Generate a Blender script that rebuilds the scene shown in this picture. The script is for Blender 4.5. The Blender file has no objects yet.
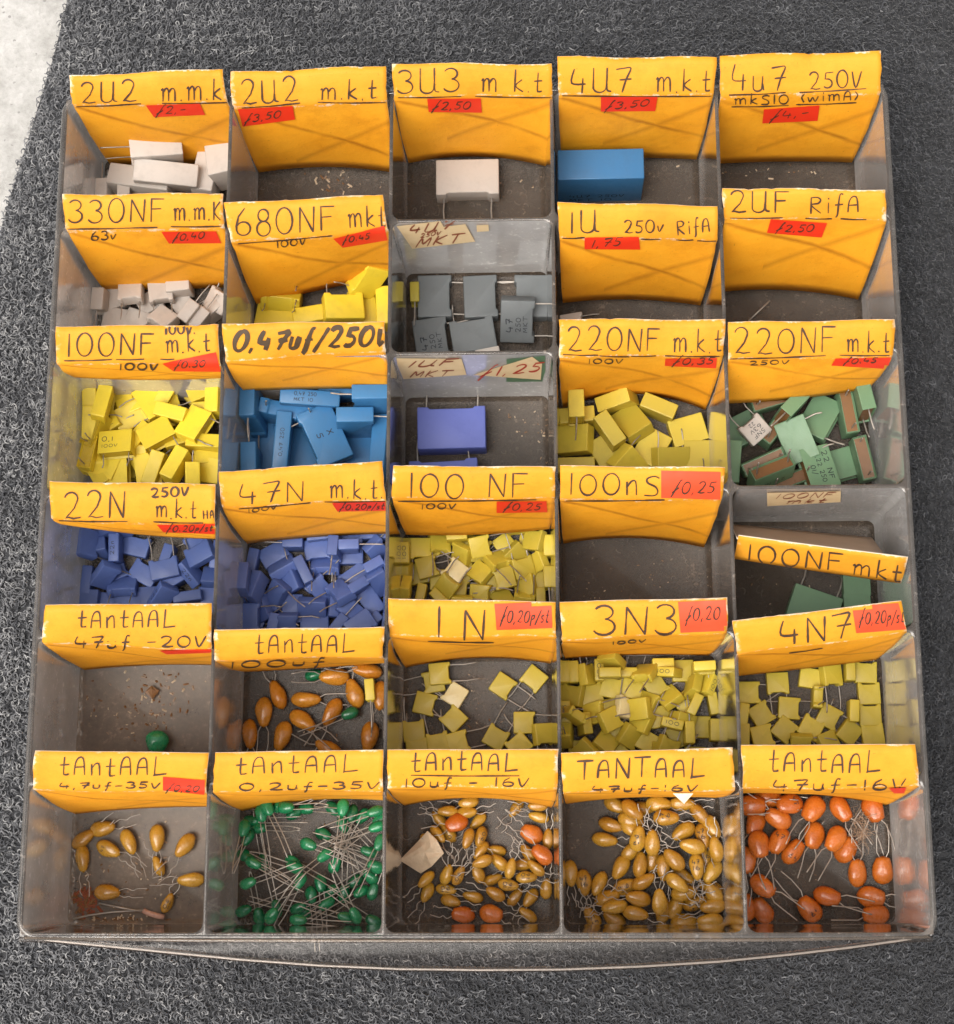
import bpy, bmesh, math, random, re
from mathutils import Vector, Matrix, Quaternion
from mathutils.bvhtree import BVHTree
import numpy as np

# ---------------------------------------------------------------- camera, sky, sun, exposure (units: 1 = 1 cm)
SC = bpy.context.scene
SC.unit_settings.scale_length = 0.01
COL = SC.collection
FPX, CX, CY, CAMH = 1645.848, 477.0, 512.0, 47.5365
CAMROT = Matrix(((0.9992776, 0.00988882, 0.03669463),
                 (-0.00181819, 0.97688727, -0.21374742),
                 (-0.03796023, 0.21352629, 0.97619954)))
cam = bpy.data.cameras.new('camera'); camo = bpy.data.objects.new('camera', cam); COL.objects.link(camo)
cam.sensor_fit = 'VERTICAL'; cam.sensor_height = 24.0; cam.lens = FPX / 1024 * 24.0
cam.clip_start = 0.5; cam.clip_end = 2000
camo.matrix_world = Matrix.Translation((0, 0, CAMH)) @ CAMROT.to_4x4()
SC.camera = camo

SUN_EL, SUN_AZ = math.radians(64), math.radians(-140)      # azimuth from +Y (away), negative = to the left
w = bpy.data.worlds.new('World'); SC.world = w; w.use_nodes = True
nt = w.node_tree; bg = nt.nodes['Background']
sky = nt.nodes.new('ShaderNodeTexSky'); sky.sky_type = 'NISHITA'; sky.sun_disc = False
sky.sun_elevation = SUN_EL; sky.sun_rotation = SUN_AZ; sky.dust_density = 5; sky.air_density = 1.0; sky.ozone_density = 0.6
hs = nt.nodes.new('ShaderNodeHueSaturation'); hs.inputs['Saturation'].default_value = 0.25      # overcast: the blue is veiled by cloud
wm = nt.nodes.new('ShaderNodeMix'); wm.data_type = 'RGBA'; wm.blend_type = 'MULTIPLY'; wm.inputs[0].default_value = 1.0; wm.inputs[7].default_value = (1.0, .97, .93, 1)
nt.links.new(sky.outputs[0], hs.inputs['Color']); nt.links.new(hs.outputs[0], wm.inputs[6]); nt.links.new(wm.outputs[2], bg.inputs[0]); bg.inputs[1].default_value = 0.15
sun = bpy.data.lights.new('sun', 'SUN'); suno = bpy.data.objects.new('sun', sun); COL.objects.link(suno)
sun.energy = 1.3; sun.angle = math.radians(40); sun.color = (1.0, 0.95, 0.88)
sd = Vector((math.sin(SUN_AZ) * math.cos(SUN_EL), math.cos(SUN_AZ) * math.cos(SUN_EL), math.sin(SUN_EL)))
suno.rotation_euler = sd.to_track_quat('Z', 'Y').to_euler()
SC.view_settings.view_transform = 'Standard'; SC.view_settings.look = 'None'
SC.view_settings.exposure = 0.56; SC.view_settings.gamma = 1.0
SC.render.engine = 'CYCLES'
SC.cycles.transparent_max_bounces = 40; SC.cycles.max_bounces = 10; SC.cycles.diffuse_bounces = 5; SC.cycles.glossy_bounces = 4
SC.cycles.use_denoising = True

RIM, FLOOR, CARPET = 0.0, -4.3, -5.0
XS = [-14.75, -9.50, -4.44, 0.565, 5.69, 10.86]
YS = [23.86, 19.61, 15.33, 11.07, 6.81, 2.55, -1.71]
rnd = random.Random(7)

def P(px, py, z):
    v = CAMROT @ Vector((px - CX, -(py - CY), -FPX)); t = (CAMH - z) / (-v.z)
    return Vector((v.x * t, v.y * t, z))
def proj(p):
    c = CAMROT.transposed() @ (Vector(p) - Vector((0, 0, CAMH)))
    return CX + FPX * c.x / -c.z, CY - FPX * c.y / -c.z

# ---------------------------------------------------------------- materials
def lin(r, g, b):
    f = lambda c: (c / 255 / 12.92) if c / 255 <= 0.04045 else ((c / 255 + 0.055) / 1.055) ** 2.4
    return (f(r), f(g), f(b), 1)
class NT:
    def __init__(s, name):
        s.m = bpy.data.materials.new(name); s.m.use_nodes = True; s.t = s.m.node_tree; s.t.nodes.clear()
        s.out = s.t.nodes.new('ShaderNodeOutputMaterial')
    def n(s, typ, ins=None, **kw):
        nd = s.t.nodes.new('ShaderNode' + typ)
        for k, v in kw.items(): setattr(nd, k, v)
        for k, v in (ins or {}).items():
            i = nd.inputs[k]
            if isinstance(v, bpy.types.NodeSocket): s.t.links.new(v, i)
            else: i.default_value = v
        return nd
    def coord(s, which='Object', sc=(1, 1, 1), rot=(0, 0, 0)):
        c = s.n('TexCoord'); mp = s.n('Mapping', {0: c.outputs[which], 'Scale': sc, 'Rotation': rot}); return mp.outputs[0]
    def noise(s, co, scale, detail=3, rough=.5, dist=0): return s.n('TexNoise', {'Vector': co, 'Scale': scale, 'Detail': detail, 'Roughness': rough, 'Distortion': dist}).outputs['Fac']
    def ramp(s, fac, a, b, lo=0., hi=1.):
        r = s.n('MapRange', {0: fac, 1: a, 2: b, 3: lo, 4: hi}); r.clamp = True; return r.outputs[0]
    def mix(s, fac, a, b, bt='MIX'):
        nd = s.n('Mix', data_type='RGBA', blend_type=bt)
        for k, v in ((0, fac), (6, a), (7, b)):
            i = nd.inputs[k]
            if isinstance(v, bpy.types.NodeSocket): s.t.links.new(v, i)
            else: i.default_value = v
        return nd.outputs[2]
    def math(s, op, a, b=0.0, c=0.0): return s.n('Math', {0: a, 1: b, 2: c}, operation=op).outputs[0]
    def bump(s, h, st, dist=.02): return s.n('Bump', {'Height': h, 'Strength': st, 'Distance': dist}).outputs[0]
    def surf(s, sh): s.t.links.new(sh, s.out.inputs[0]); return s.m
    def pbr(s, col, rough, bump=None, **kw):
        d = {'Base Color': col, 'Roughness': rough}; d.update(kw)
        if bump is not None: d['Normal'] = bump
        return s.surf(s.n('BsdfPrincipled', d).outputs[0])

def mat_box(name, c, dark=.8, rough=.42, spec=.5, dirt=.35, sss=0):
    t = NT(name); co = t.coord(); oi = t.n('ObjectInfo').outputs['Random']
    off = t.n('VectorMath', {0: co, 1: t.n('CombineXYZ', {0: t.math('MULTIPLY', oi, 37.), 1: t.math('MULTIPLY', oi, 11.)}).outputs[0]}, operation='ADD').outputs[0]
    a = t.ramp(oi, 0, 1, dark, 1.05)
    col = t.mix(1.0, c, t.n('CombineColor', {0: a, 1: a, 2: a}).outputs[0], 'MULTIPLY')
    n1 = t.noise(off, 2.2, 6, .7)
    col = t.mix(t.ramp(n1, .5, .75, 0, dirt), col, tuple(x * .55 + .02 for x in c[:3]) + (1,))
    n2 = t.noise(off, 24, 3)
    bp = t.bump(t.math('ADD', n1, t.math('MULTIPLY', n2, .35)), .25, .03)
    return t.pbr(col, t.ramp(n1, .3, .7, rough - .1, rough + .15), bp, **{'Specular IOR Level': spec})
M = {}
M['yellow_box'] = mat_box('yellow_box', lin(232, 206, 56), .74)
M['lemon_box'] = mat_box('lemon_box', lin(208, 188, 66), .68, .4)
M['blue_box'] = mat_box('blue_box', lin(86, 108, 170), .78)
M['sky_box'] = mat_box('sky_box', lin(58, 118, 168), .85, .38)
M['violet_box'] = mat_box('violet_box', lin(96, 108, 180), .95, .5, dirt=.15)
M['green_box'] = mat_box('green_box', lin(112, 148, 114), .78, .4)
M['grey_box'] = mat_box('grey_box', lin(104, 109, 111), .88, .5)
M['pale_box'] = mat_box('pale_box', lin(226, 212, 160), .95, .3)
M['white_box'] = mat_box('white_box', lin(192, 184, 176), .88, .5)
M['epoxy_brown'] = mat_box('epoxy_brown', lin(120, 84, 48), .8, .35)
M['epoxy_yellow'] = mat_box('epoxy_yellow', lin(196, 166, 40), .7, .2, .6)
def mat_bead(name, c, c2):
    t = NT(name); co = t.coord(); oi = t.n('ObjectInfo').outputs['Random']
    off = t.n('VectorMath', {0: co, 1: t.n('CombineXYZ', {0: t.math('MULTIPLY', oi, 41.), 1: t.math('MULTIPLY', oi, 17.)}).outputs[0]}, operation='ADD').outputs[0]
    col = t.mix(oi, c, c2); n1 = t.noise(off, 2.6, 3, .6)
    col = t.mix(t.ramp(n1, .45, .75, 0, .55), col, tuple(x * .6 for x in c2[:3]) + (1,))
    n4 = t.noise(off, 9, 3, .6)
    return t.pbr(col, t.ramp(n4, .3, .7, .2, .36), t.bump(t.math('ADD', n1, t.math('MULTIPLY', n4, .3)), .5, .08), **{'Specular IOR Level': .5, 'Coat Weight': .3, 'Coat Roughness': .08})
M['amber_bead'] = mat_bead('amber_bead', lin(200, 142, 34), lin(184, 124, 28))
M['mustard_bead'] = mat_bead('mustard_bead', lin(180, 138, 46), lin(158, 112, 34))
M['ochre_bead'] = mat_bead('ochre_bead', lin(196, 134, 42), lin(178, 112, 30))
M['orange_bead'] = mat_bead('orange_bead', lin(192, 106, 34), lin(174, 88, 26))
M['green_bead'] = mat_bead('green_bead', lin(26, 128, 80), lin(16, 98, 62))
t = NT('tinned_wire'); n1 = t.noise(t.coord(), 8, 3); M['wire'] = t.pbr(t.mix(n1, lin(140, 132, 124), lin(184, 178, 170)), t.ramp(n1, .3, .7, .3, .5), Metallic=.6)
t = NT('pink_ceramic'); M['pink'] = t.pbr(t.mix(t.noise(t.coord(), 9), lin(206, 168, 150), lin(150, 110, 96)), .5)
t = NT('ink'); M['ink'] = t.pbr(t.mix(t.noise(t.coord(), 6), lin(34, 24, 22), lin(92, 64, 40)), .7)
t = NT('marker_ink'); M['marker'] = t.pbr(t.mix(t.noise(t.coord(), 5), lin(48, 34, 20), lin(86, 64, 34)), .6)
t = NT('red_ink'); M['red_ink'] = t.pbr(lin(172, 58, 36), .7)
t = NT('brown_ink'); M['brown_ink'] = t.pbr(lin(136, 74, 48), .7)
t = NT('print_ink'); M['print'] = t.pbr(lin(40, 44, 52), .7)

def mat_card():
    t = NT('yellow_card'); uv = t.n('TexCoord').outputs['UV']; sp = t.n('SeparateXYZ', {0: uv}); u, v = sp.outputs[0], sp.outputs[1]
    co = t.coord(); oi = t.n('ObjectInfo').outputs['Random']
    off = t.n('VectorMath', {0: co, 1: t.n('CombineXYZ', {0: t.math('MULTIPLY', oi, 53.), 1: t.math('MULTIPLY', oi, 29.)}).outputs[0]}, operation='ADD').outputs[0]
    n1 = t.noise(off, .9, 4, .6); n2 = t.noise(off, 7, 5, .7)
    strip = t.mix(t.ramp(n1, .3, .7), lin(230, 160, 44), lin(222, 150, 34))
    flap = t.mix(t.ramp(n1, .3, .7), lin(250, 176, 42), lin(244, 164, 30))
    col = t.mix(t.ramp(v, .9, 1.12), strip, flap)
    grn = t.noise(off, .8, 2)
    # envelope overlap seams (a real double layer of paper): two diagonals on the flap
    fv = t.math('SUBTRACT', v, 1.0)
    d1 = t.math('SUBTRACT', fv, t.math('ADD', t.math('MULTIPLY', u, t.math('ADD', .48, t.math('MULTIPLY', oi, .28))), t.math('MULTIPLY', n1, .06)))
    d2 = t.math('SUBTRACT', fv, t.math('SUBTRACT', t.math('ADD', .86, t.math('MULTIPLY', oi, .3)), t.math('MULTIPLY', u, .86)))
    onflap = t.math('GREATER_THAN', v, 1.03)
    s1 = t.math('MULTIPLY', t.ramp(t.math('ABSOLUTE', d1), .0, .04, .8, 0), t.ramp(grn, .3, .6, .35, 1)); s2 = t.math('MULTIPLY', t.ramp(t.math('ABSOLUTE', d2), .0, .06, .42, 0), t.math('GREATER_THAN', u, .3))
    seam = t.math('MULTIPLY', onflap, t.math('MAXIMUM', s1, s2))
    col = t.mix(seam, col, lin(168, 98, 14))
    # bare paper worn through along the edges and the fold
    eu = t.math('MINIMUM', u, t.math('SUBTRACT', 1.0, u)); et = v
    ed = t.math('MINIMUM', t.math('MULTIPLY', eu, 1.6), et)
    wv = t.math('ADD', ed, t.math('MULTIPLY', t.math('SUBTRACT', n2, .5), .18))
    w1 = t.ramp(wv, .0, .035, 1, 0)
    fold = t.math('ADD', t.math('ABSOLUTE', t.math('SUBTRACT', v, t.math('ADD', .93, t.math('MULTIPLY', oi, .08)))), t.math('MULTIPLY', t.math('SUBTRACT', t.noise(off, 3.2, 5, .75), .40), .35))
    w2 = t.math('MULTIPLY', t.ramp(fold, .0, .045, 1, 0), t.math('LESS_THAN', v, 1.1))
    w1 = t.math('MULTIPLY', w1, t.ramp(t.noise(off, 1.3, 3, .6), .50, .60))
    wear = t.math('MAXIMUM', t.math('MULTIPLY', w1, t.math('LESS_THAN', v, 1.0)), t.math('MULTIPLY', w2, .75))
    scr = t.noise(t.coord('Object', (1.2, 9, 9)), 2.2, 5, .75)
    wear = t.math('MAXIMUM', wear, t.ramp(t.math('ADD', scr, t.math('MULTIPLY', n1, .25)), .86, .92, 0, .6))
    col = t.mix(wear, col, lin(236, 222, 196))
    st = t.noise(off, 14, 2); col = t.mix(t.ramp(st, .70, .76, 0, .5), col, lin(150, 96, 20))
    grime = t.noise(off, .45, 6, .75); col = t.mix(t.ramp(grime, .50, .72, 0, .28), col, lin(176, 118, 34))
    fib = t.noise(t.coord('Object', (1, 1, 3)), 30, 2); col = t.mix(t.ramp(fib, .3, .8, 0, .12), col, lin(150, 96, 24))
    bp = t.bump(t.math('ADD', n1, t.math('MULTIPLY', n2, .15)), .35, .12)
    return t.pbr(col, .62, bp, **{'Specular IOR Level': .3})
M['card'] = mat_card()
t = NT('card_edge'); M['edge'] = t.pbr(t.mix(t.noise(t.coord(), 5), lin(226, 206, 176), lin(240, 228, 210)), .8)
t = NT('card_back'); M['back'] = t.pbr(t.mix(t.noise(t.coord(), 1.5, 4), lin(168, 142, 118), lin(150, 126, 104)), .75)
t = NT('red_sticker'); n = t.noise(t.coord(), 2, 4); M['sticker'] = t.pbr(t.mix(n, lin(236, 62, 26), lin(226, 44, 20)), .5, t.bump(n, .2, .05))
t = NT('orange_sticker'); n = t.noise(t.coord(), 2, 4); M['sticker2'] = t.pbr(t.mix(n, lin(238, 84, 48), lin(230, 72, 36)), .5, t.bump(n, .2, .05))
t = NT('beige_label'); n = t.noise(t.coord(), 3, 4); M['beige'] = t.pbr(t.mix(n, lin(226, 202, 160), lin(206, 178, 134)), .7, t.bump(n, .2, .05))
t = NT('green_label'); n = t.noise(t.coord(), 3, 4); M['green_label'] = t.pbr(t.mix(n, lin(92, 124, 92), lin(76, 104, 78)), .5)
t = NT('scrap_paper'); n = t.noise(t.coord(), 2.5, 5, .7); M['scrap'] = t.pbr(t.mix(n, lin(220, 200, 172), lin(160, 140, 116)), .6, t.bump(n, .6, .15))

def mat_plastic(name, haze, hazecol, tint, dirt, gloss=1.3, r0=.05, k=1.0, dusty=False):
    t = NT(name); co = t.coord()
    n1 = t.noise(co, .55, 5, .65); n2 = t.noise(co, 5, 6, .7); sc = t.noise(t.coord('Object', (1, 1, .12), (0, .0, 0)), 16, 3, .6)
    sc2 = t.noise(t.coord('Object', (8, .5, 1), (0, 0, .6)), 3, 4, .7)
    h = t.math('ADD', haze, t.math('MULTIPLY', t.ramp(n1, .35, .75), dirt))
    h = t.math('ADD', h, t.ramp(t.math('ADD', n2, t.math('MULTIPLY', n1, .2)), .68, .80, 0, .30 * k))
    h = t.math('ADD', h, t.ramp(sc2, .66, .74, 0, .12 * k))
    if dusty:                                      # two bins at the front left hold a film of dust
        sp = t.n('SeparateXYZ', {0: t.n('NewGeometry').outputs['Position']})
        m_ = t.math('MULTIPLY', t.math('LESS_THAN', sp.outputs[0], -9.5), t.math('LESS_THAN', sp.outputs[1], 6.8))
        h = t.math('ADD', h, t.math('MULTIPLY', m_, t.ramp(n2, .3, .7, .16, .34)))
    tr = t.n('BsdfTransparent', {0: tint})
    df = t.n('BsdfDiffuse', {0: hazecol, 1: .6}); tl = t.n('BsdfTranslucent', {0: hazecol})
    hz = t.n('MixShader', {0: .35, 1: df.outputs[0], 2: tl.outputs[0]})
    base = t.n('MixShader', {0: h, 1: tr.outputs[0], 2: hz.outputs[0]})
    bp = t.bump(t.math('ADD', n1, t.math('MULTIPLY', sc, .12)), .12, .1)
    gl = t.n('BsdfGlossy', {0: (.9, .9, .9, 1), 1: t.ramp(n2, .3, .7, r0, r0 + .1), 'Normal': bp})
    fr = t.n('Fresnel', {0: 1.52, 'Normal': bp}); fr2 = t.math('MULTIPLY', fr.outputs[0], gloss); 
    return t.surf(t.n('MixShader', {0: fr2, 1: base.outputs[0], 2: gl.outputs[0]}).outputs[0])
M['wall'] = mat_plastic('smoky_plastic_wall', .44, lin(238, 236, 234), (.96, .96, .95, 1), .18, 2.2)
M['skirt'] = mat_plastic('clear_plastic_skirt', .10, lin(226, 217, 208), (.96, .95, .93, 1), .10, 1.3)
M['lip'] = mat_plastic('clear_plastic_lip', .0, lin(210, 190, 176), (.80, .75, .71, 1), .02, .4, .10, .1)
M['floor'] = mat_plastic('smoky_plastic_floor', .14, lin(176, 158, 140), (.74, .66, .58, 1), .20, .4, .32, .8, True)
M['rim'] = mat_plastic('smoky_plastic_rim', .10, lin(214, 200, 186), (.74, .66, .58, 1), .14, 1.3, .06)

# carpet and concrete
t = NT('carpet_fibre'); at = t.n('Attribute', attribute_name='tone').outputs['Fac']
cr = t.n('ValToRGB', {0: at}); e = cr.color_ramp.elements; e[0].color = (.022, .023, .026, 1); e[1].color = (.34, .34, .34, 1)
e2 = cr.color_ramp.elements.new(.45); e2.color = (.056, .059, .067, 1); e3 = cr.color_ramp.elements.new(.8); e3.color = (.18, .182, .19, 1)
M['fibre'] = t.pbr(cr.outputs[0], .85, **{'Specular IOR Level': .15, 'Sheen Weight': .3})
t = NT('carpet_back'); n = t.noise(t.coord(), 4, 5, .7); M['carpet'] = t.pbr(t.mix(n, (.022, .023, .026, 1), (.075, .077, .083, 1)), .95, t.bump(n, .8, .2))
t = NT('concrete'); co = t.coord(); n = t.noise(co, .8, 6, .6); v = t.n('TexVoronoi', {'Vector': co, 'Scale': 2.6}, feature='F1').outputs['Distance']
n3 = t.noise(co, 5, 5, .7); spk = t.math('MULTIPLY', t.ramp(v, .12, .2, 1, 0), t.math('GREATER_THAN', n3, .5))
col = t.mix(t.ramp(t.math('ADD', t.math('MULTIPLY', n, .6), t.math('MULTIPLY', n3, .4)), .38, .62), (.35, .34, .32, 1), (.53, .52, .50, 1)); col = t.mix(t.math('MULTIPLY', spk, .75), col, (.2, .19, .18, 1))
M['concrete'] = t.pbr(col, .9, t.bump(t.math('ADD', n3, t.math('MULTIPLY', n, 2)), .6, .08))

# ---------------------------------------------------------------- helpers
def mesh_obj(name, verts, faces, mats, parent=None, smooth=False, mi=None, uvs=None):
    me = bpy.data.meshes.new(name); me.from_pydata([tuple(v) for v in verts], [], faces); me.update()
    for m in (mats if isinstance(mats, (list, tuple)) else [mats]): me.materials.append(m)
    if mi:
        for p, k in zip(me.polygons, mi): p.material_index = k
    if smooth: me.shade_smooth()
    if uvs:
        l = me.uv_layers.new(name='UVMap')
        for lp in me.loops: l.data[lp.index].uv = uvs[lp.vertex_index]
    o = bpy.data.objects.new(name, me); COL.objects.link(o); o.parent = parent; return o
def tag(o, label=None, cat=None, group=None, kind=None):
    if label: o['label'] = label
    if cat: o['category'] = cat
    if group: o['group'] = group
    if kind: o['kind'] = kind
    return o
def empty(name, loc): o = bpy.data.objects.new(name, None); COL.objects.link(o); o.location = loc; o.empty_display_size = .3; return o

def tube(path, r, n=6, caps=True):
    vs, fs = [], []; path = [Vector(p) for p in path]; a = None
    for i, p in enumerate(path):
        d = (path[min(i + 1, len(path) - 1)] - path[max(i - 1, 0)]).normalized()
        if a is None: a = d.orthogonal().normalized()
        a = (a - d * a.dot(d)).normalized(); b = d.cross(a)
        for k in range(n): th = 2 * math.pi * k / n; vs.append(p + (a * math.cos(th) + b * math.sin(th)) * r)
    for i in range(len(path) - 1):
        for k in range(n): fs.append((i * n + k, i * n + (k + 1) % n, (i + 1) * n + (k + 1) % n, (i + 1) * n + k))
    if caps: fs.append(tuple(range(n))[::-1]); fs.append(tuple((len(path) - 1) * n + k for k in range(n)))
    return vs, fs
def join(*parts):
    V, F = [], []
    for v, f in parts:
        o = len(V); V += list(v); F += [tuple(i + o for i in q) for q in f]
    return V, F
# ---------------------------------------------------------------- ground: concrete, carpet, pile
EDGE = [(75, -60), (62, 0), (50, 50), (36, 95), (22, 140), (8, 185), (-14, 260), (-60, 420)]      # pixel run of the carpet's edge
EW = [P(x, y, CARPET - .1) for x, y in EDGE]
mesh_obj('concrete_floor', [(-400, -400, -5.75), (400, -400, -5.75), (400, 400, -5.75), (-400, 400, -5.75)], [(0, 1, 2, 3)], M['concrete'])
tag(bpy.data.objects['concrete_floor'], kind='structure')
def edge_x(y):
    for a, b in zip(EW, EW[1:]):
        if b.y <= y <= a.y: return b.x + (a.x - b.x) * (y - b.y) / (a.y - b.y)
    a, b = (EW[0], EW[1]) if y > EW[0].y else (EW[-2], EW[-1])
    return b.x + (a.x - b.x) * (y - b.y) / (a.y - b.y)
ys = [-120 + i * 8 for i in range(12)] + [-24 + i * .6 for i in range(110)] + [50 + i * 10 for i in range(12)]
vs, fs = [], []
prof = [(0.0, -5.7), (.05, -5.45), (.35, -5.22), (.8, -5.1), (1.6, -5.08), (200, -5.08)]
for y in ys:
    ex = max(edge_x(y), -80)
    for dx, z in prof: vs.append((ex + dx, y, z))
n = len(prof)
for i in range(len(ys) - 1):
    for k in range(n - 1): fs.append((i * n + k, i * n + k + 1, (i + 1) * n + k + 1, (i + 1) * n + k))
tag(mesh_obj('carpet', vs, fs, M['carpet'], smooth=True), kind='structure')

def make_pile():
    rg = np.random.RandomState(3)
    Xr, Yr = (-19.5, 17.5), (-7.5, 31.5); step = .175
    ts = .27; gx, gy = np.meshgrid(np.arange(*Xr, ts), np.arange(*Yr, ts)); tc = np.stack([gx.ravel(), gy.ravel()], 1)
    tc[:, 0] += ts * .5 * (np.round(tc[:, 1] / ts) % 2); tc += rg.uniform(-.05, .05, tc.shape)          # nubs of a woven loop carpet, rows offset
    ttone = rg.normal(0, .07, len(tc)) + .10 * np.sin(2 * math.pi * np.round(tc[:, 1] / ts) / 2 + .6) + .05 * np.sin(tc[:, 0] * .9 + tc[:, 1] * 1.7); PER = 8
    c = np.repeat(tc, PER, 0); tt = np.repeat(ttone, PER); c = c + rg.normal(0, .06, c.shape)
    # rows of loops (the weave) run away from the viewer with a slight wobble
    ex = np.array([edge_x(y) for y in np.arange(-12, 34, .1)]); ey = np.arange(-12, 34, .1)
    dx = c[:, 0] - np.interp(c[:, 1], ey, ex); keep = dx > .06; 
    inside = (c[:, 0] > -14.2) & (c[:, 0] < 10.0) & (c[:, 1] > -1.0) & (c[:, 1] < 23)
    keep &= ~inside | (rg.rand(len(c)) < .12); c = c[keep]; dx = dx[keep]; tt = tt[keep]
    n = len(c); S, K = 6, 3
    a0 = rg.uniform(0, 2 * math.pi, n); turn = rg.choice([-1, 1], n) * rg.uniform(.2, 1.1, n); ln = rg.uniform(.040, .068, n)
    base = np.interp(dx, [0, .05, .35, .8, 1.6], [-5.72, -5.5, -5.24, -5.12, -5.08])
    amp = rg.uniform(.06, .19, n); tone = np.clip(rg.normal(.43, .14, n) + tt + .14 * (rg.rand(n) < .07) - .017 * (c[:, 0] + 2), 0, 1)      # shade painted into the fibre tone: paler left, darker right
    r0 = rg.uniform(.016, .027, n); p = np.stack([c[:, 0], c[:, 1], base], 1); pts = [p]
    for s in range(1, S):
        ang = a0 + turn * s; stp = np.stack([np.cos(ang) * ln, np.sin(ang) * ln, np.zeros(n)], 1)
        q = pts[-1] + stp; q[:, 2] = base + amp * math.sin(math.pi * (s / (S - 1)) * .85) + rg.uniform(-.01, .01, n); pts.append(q)
    pts = np.stack(pts, 1)                                   # n,S,3
    d = np.gradient(pts, axis=1); d /= np.linalg.norm(d, axis=2, keepdims=True) + 1e-9
    up = np.array([0, 0, 1.]); side = np.cross(d, up); side /= np.linalg.norm(side, axis=2, keepdims=True) + 1e-6; nn = np.cross(side, d)
    rr = (r0[:, None] * np.array([.9, 1, 1, 1, .9, .5]))[:, :, None]
    rings = [pts + (side * math.cos(2 * math.pi * k / K + .5) + nn * math.sin(2 * math.pi * k / K + .5)) * rr for k in range(K)]
    V = np.stack(rings, 2).reshape(-1, 3)                     # n,S,K
    b = (np.arange(n) * S * K)[:, None, None]; s_ = np.arange(S - 1)[None, :, None] * K; k_ = np.arange(K)[None, None, :]
    k2 = (k_ + 1) % K; F = np.stack([b + s_ + k_, b + s_ + k2, b + s_ + K + k2, b + s_ + K + k_], 3).reshape(-1, 4)
    me = bpy.data.meshes.new('carpet_pile'); me.vertices.add(len(V)); me.vertices.foreach_set('co', V.astype(np.float32).ravel())
    me.loops.add(F.size); me.loops.foreach_set('vertex_index', F.astype(np.int32).ravel())
    me.polygons.add(len(F)); me.polygons.foreach_set('loop_start', np.arange(0, F.size, 4, dtype=np.int32)); me.polygons.foreach_set('loop_total', np.full(len(F), 4, np.int32))
    me.update(calc_edges=True); me.shade_smooth()
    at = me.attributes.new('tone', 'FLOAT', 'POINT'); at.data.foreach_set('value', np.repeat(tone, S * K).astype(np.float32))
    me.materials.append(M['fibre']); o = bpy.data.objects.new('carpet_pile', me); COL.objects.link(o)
    tag(o, 'dark grey looped wool pile of the carpet under and around the tray', kind='stuff')
make_pile()

# ---------------------------------------------------------------- the organiser tray
tray = empty('organizer_tray', (-2.0, -1.8, FLOOR - .35))
tag(tray, 'smoky clear plastic organiser tray of thirty bins lying on grey carpet', 'organiser tray')
def rrect(x0, x1, y0, y1, r, n=4):
    pts = []
    for cx_, cy_, a in ((x1 - r, y1 - r, 0), (x0 + r, y1 - r, 90), (x0 + r, y0 + r, 180), (x1 - r, y0 + r, 270)):
        for k in range(n + 1):
            th = math.radians(a + 90 * k / n); pts.append((cx_ + r * math.cos(th), cy_ + r * math.sin(th)))
    return pts
TW = .055
pocket_v, pocket_f, pmi = [], [], []
rim_v, rim_f = [], []
def bins():
    for i in range(6):
        for j in range(5): yield i, j, XS[j], XS[j + 1], YS[i + 1], YS[i]
for i, j, x0, x1, y0, y1 in bins():
    L = []; ins = [(0, 0.0, .26), (.012, -.3, .25), (.07, -2.2, .24), (.12, FLOOR + .2, .22), (.16, FLOOR + .06, .2), (.28, FLOOR, .16)]
    for d, z, r in ins:
        L.append([(x, y, z) for x, y in rrect(x0 + TW + d, x1 - TW - d, y0 + TW + d, y1 - TW - d, r)])
    n = len(L[0]); b = len(pocket_v)
    for l in L: pocket_v += l
    for a in range(len(L) - 1):
        for k in range(n):
            pocket_f.append((b + a * n + k, b + a * n + (k + 1) % n, b + (a + 1) * n + (k + 1) % n, b + (a + 1) * n + k)); pmi.append(0 if a < 3 else 1)
    pocket_f.append(tuple(b + (len(L) - 1) * n + k for k in range(n))); pmi.append(1)
    # rim: the cell outline down to the pocket mouth, with a slightly raised bead
    b = len(rim_v); xm0, xm1, ym0, ym1 = x0, x1, y0, y1
    outer = []
    for q in range(4):
        for k in range(5):
            th = math.radians(90 * q + 22.5 * k); c_, s_ = math.cos(th), math.sin(th); r = .26
            px = (x1 - TW - r if q in (0, 3) else x0 + TW + r) + r * c_; py = (y1 - TW - r if q in (0, 1) else y0 + TW + r) + r * s_
            ex = x1 if q in (0, 3) else x0; ey = y1 if q in (0, 1) else y0
            outer.append((ex, ey) if k == 2 else ((ex, py) if abs(c_) > abs(s_) else (px, ey)))
    inner = rrect(x0 + TW, x1 - TW, y0 + TW, y1 - TW, .26)
    for (ox, oy), (ix, iy) in zip(outer, inner):
        rim_v += [(ox, oy, .03), (ox * .5 + ix * .5, oy * .5 + iy * .5, .035), (ix, iy, .0)]
    for k in range(n):
        for a in range(2): q = b + k * 3 + a; q2 = b + ((k + 1) % n) * 3 + a; rim_f.append((q, q2, q2 + 1, q + 1))
mesh_obj('bin_pockets', pocket_v, pocket_f, [M['wall'], M['floor']], tray, True, pmi).matrix_parent_inverse = tray.matrix_basis.inverted()
def sub(o): o.matrix_parent_inverse = tray.matrix_basis.inverted(); return o
bm = bmesh.new(); me = bpy.data.meshes.new('rim')
tmp = bpy.data.meshes.new('t'); tmp.from_pydata(rim_v, [], rim_f); bm.from_mesh(tmp); bmesh.ops.remove_doubles(bm, verts=bm.verts, dist=.002)
bmesh.ops.recalc_face_normals(bm, faces=bm.faces); bm.to_mesh(me); me.materials.append(M['rim']); me.shade_smooth()
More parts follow.
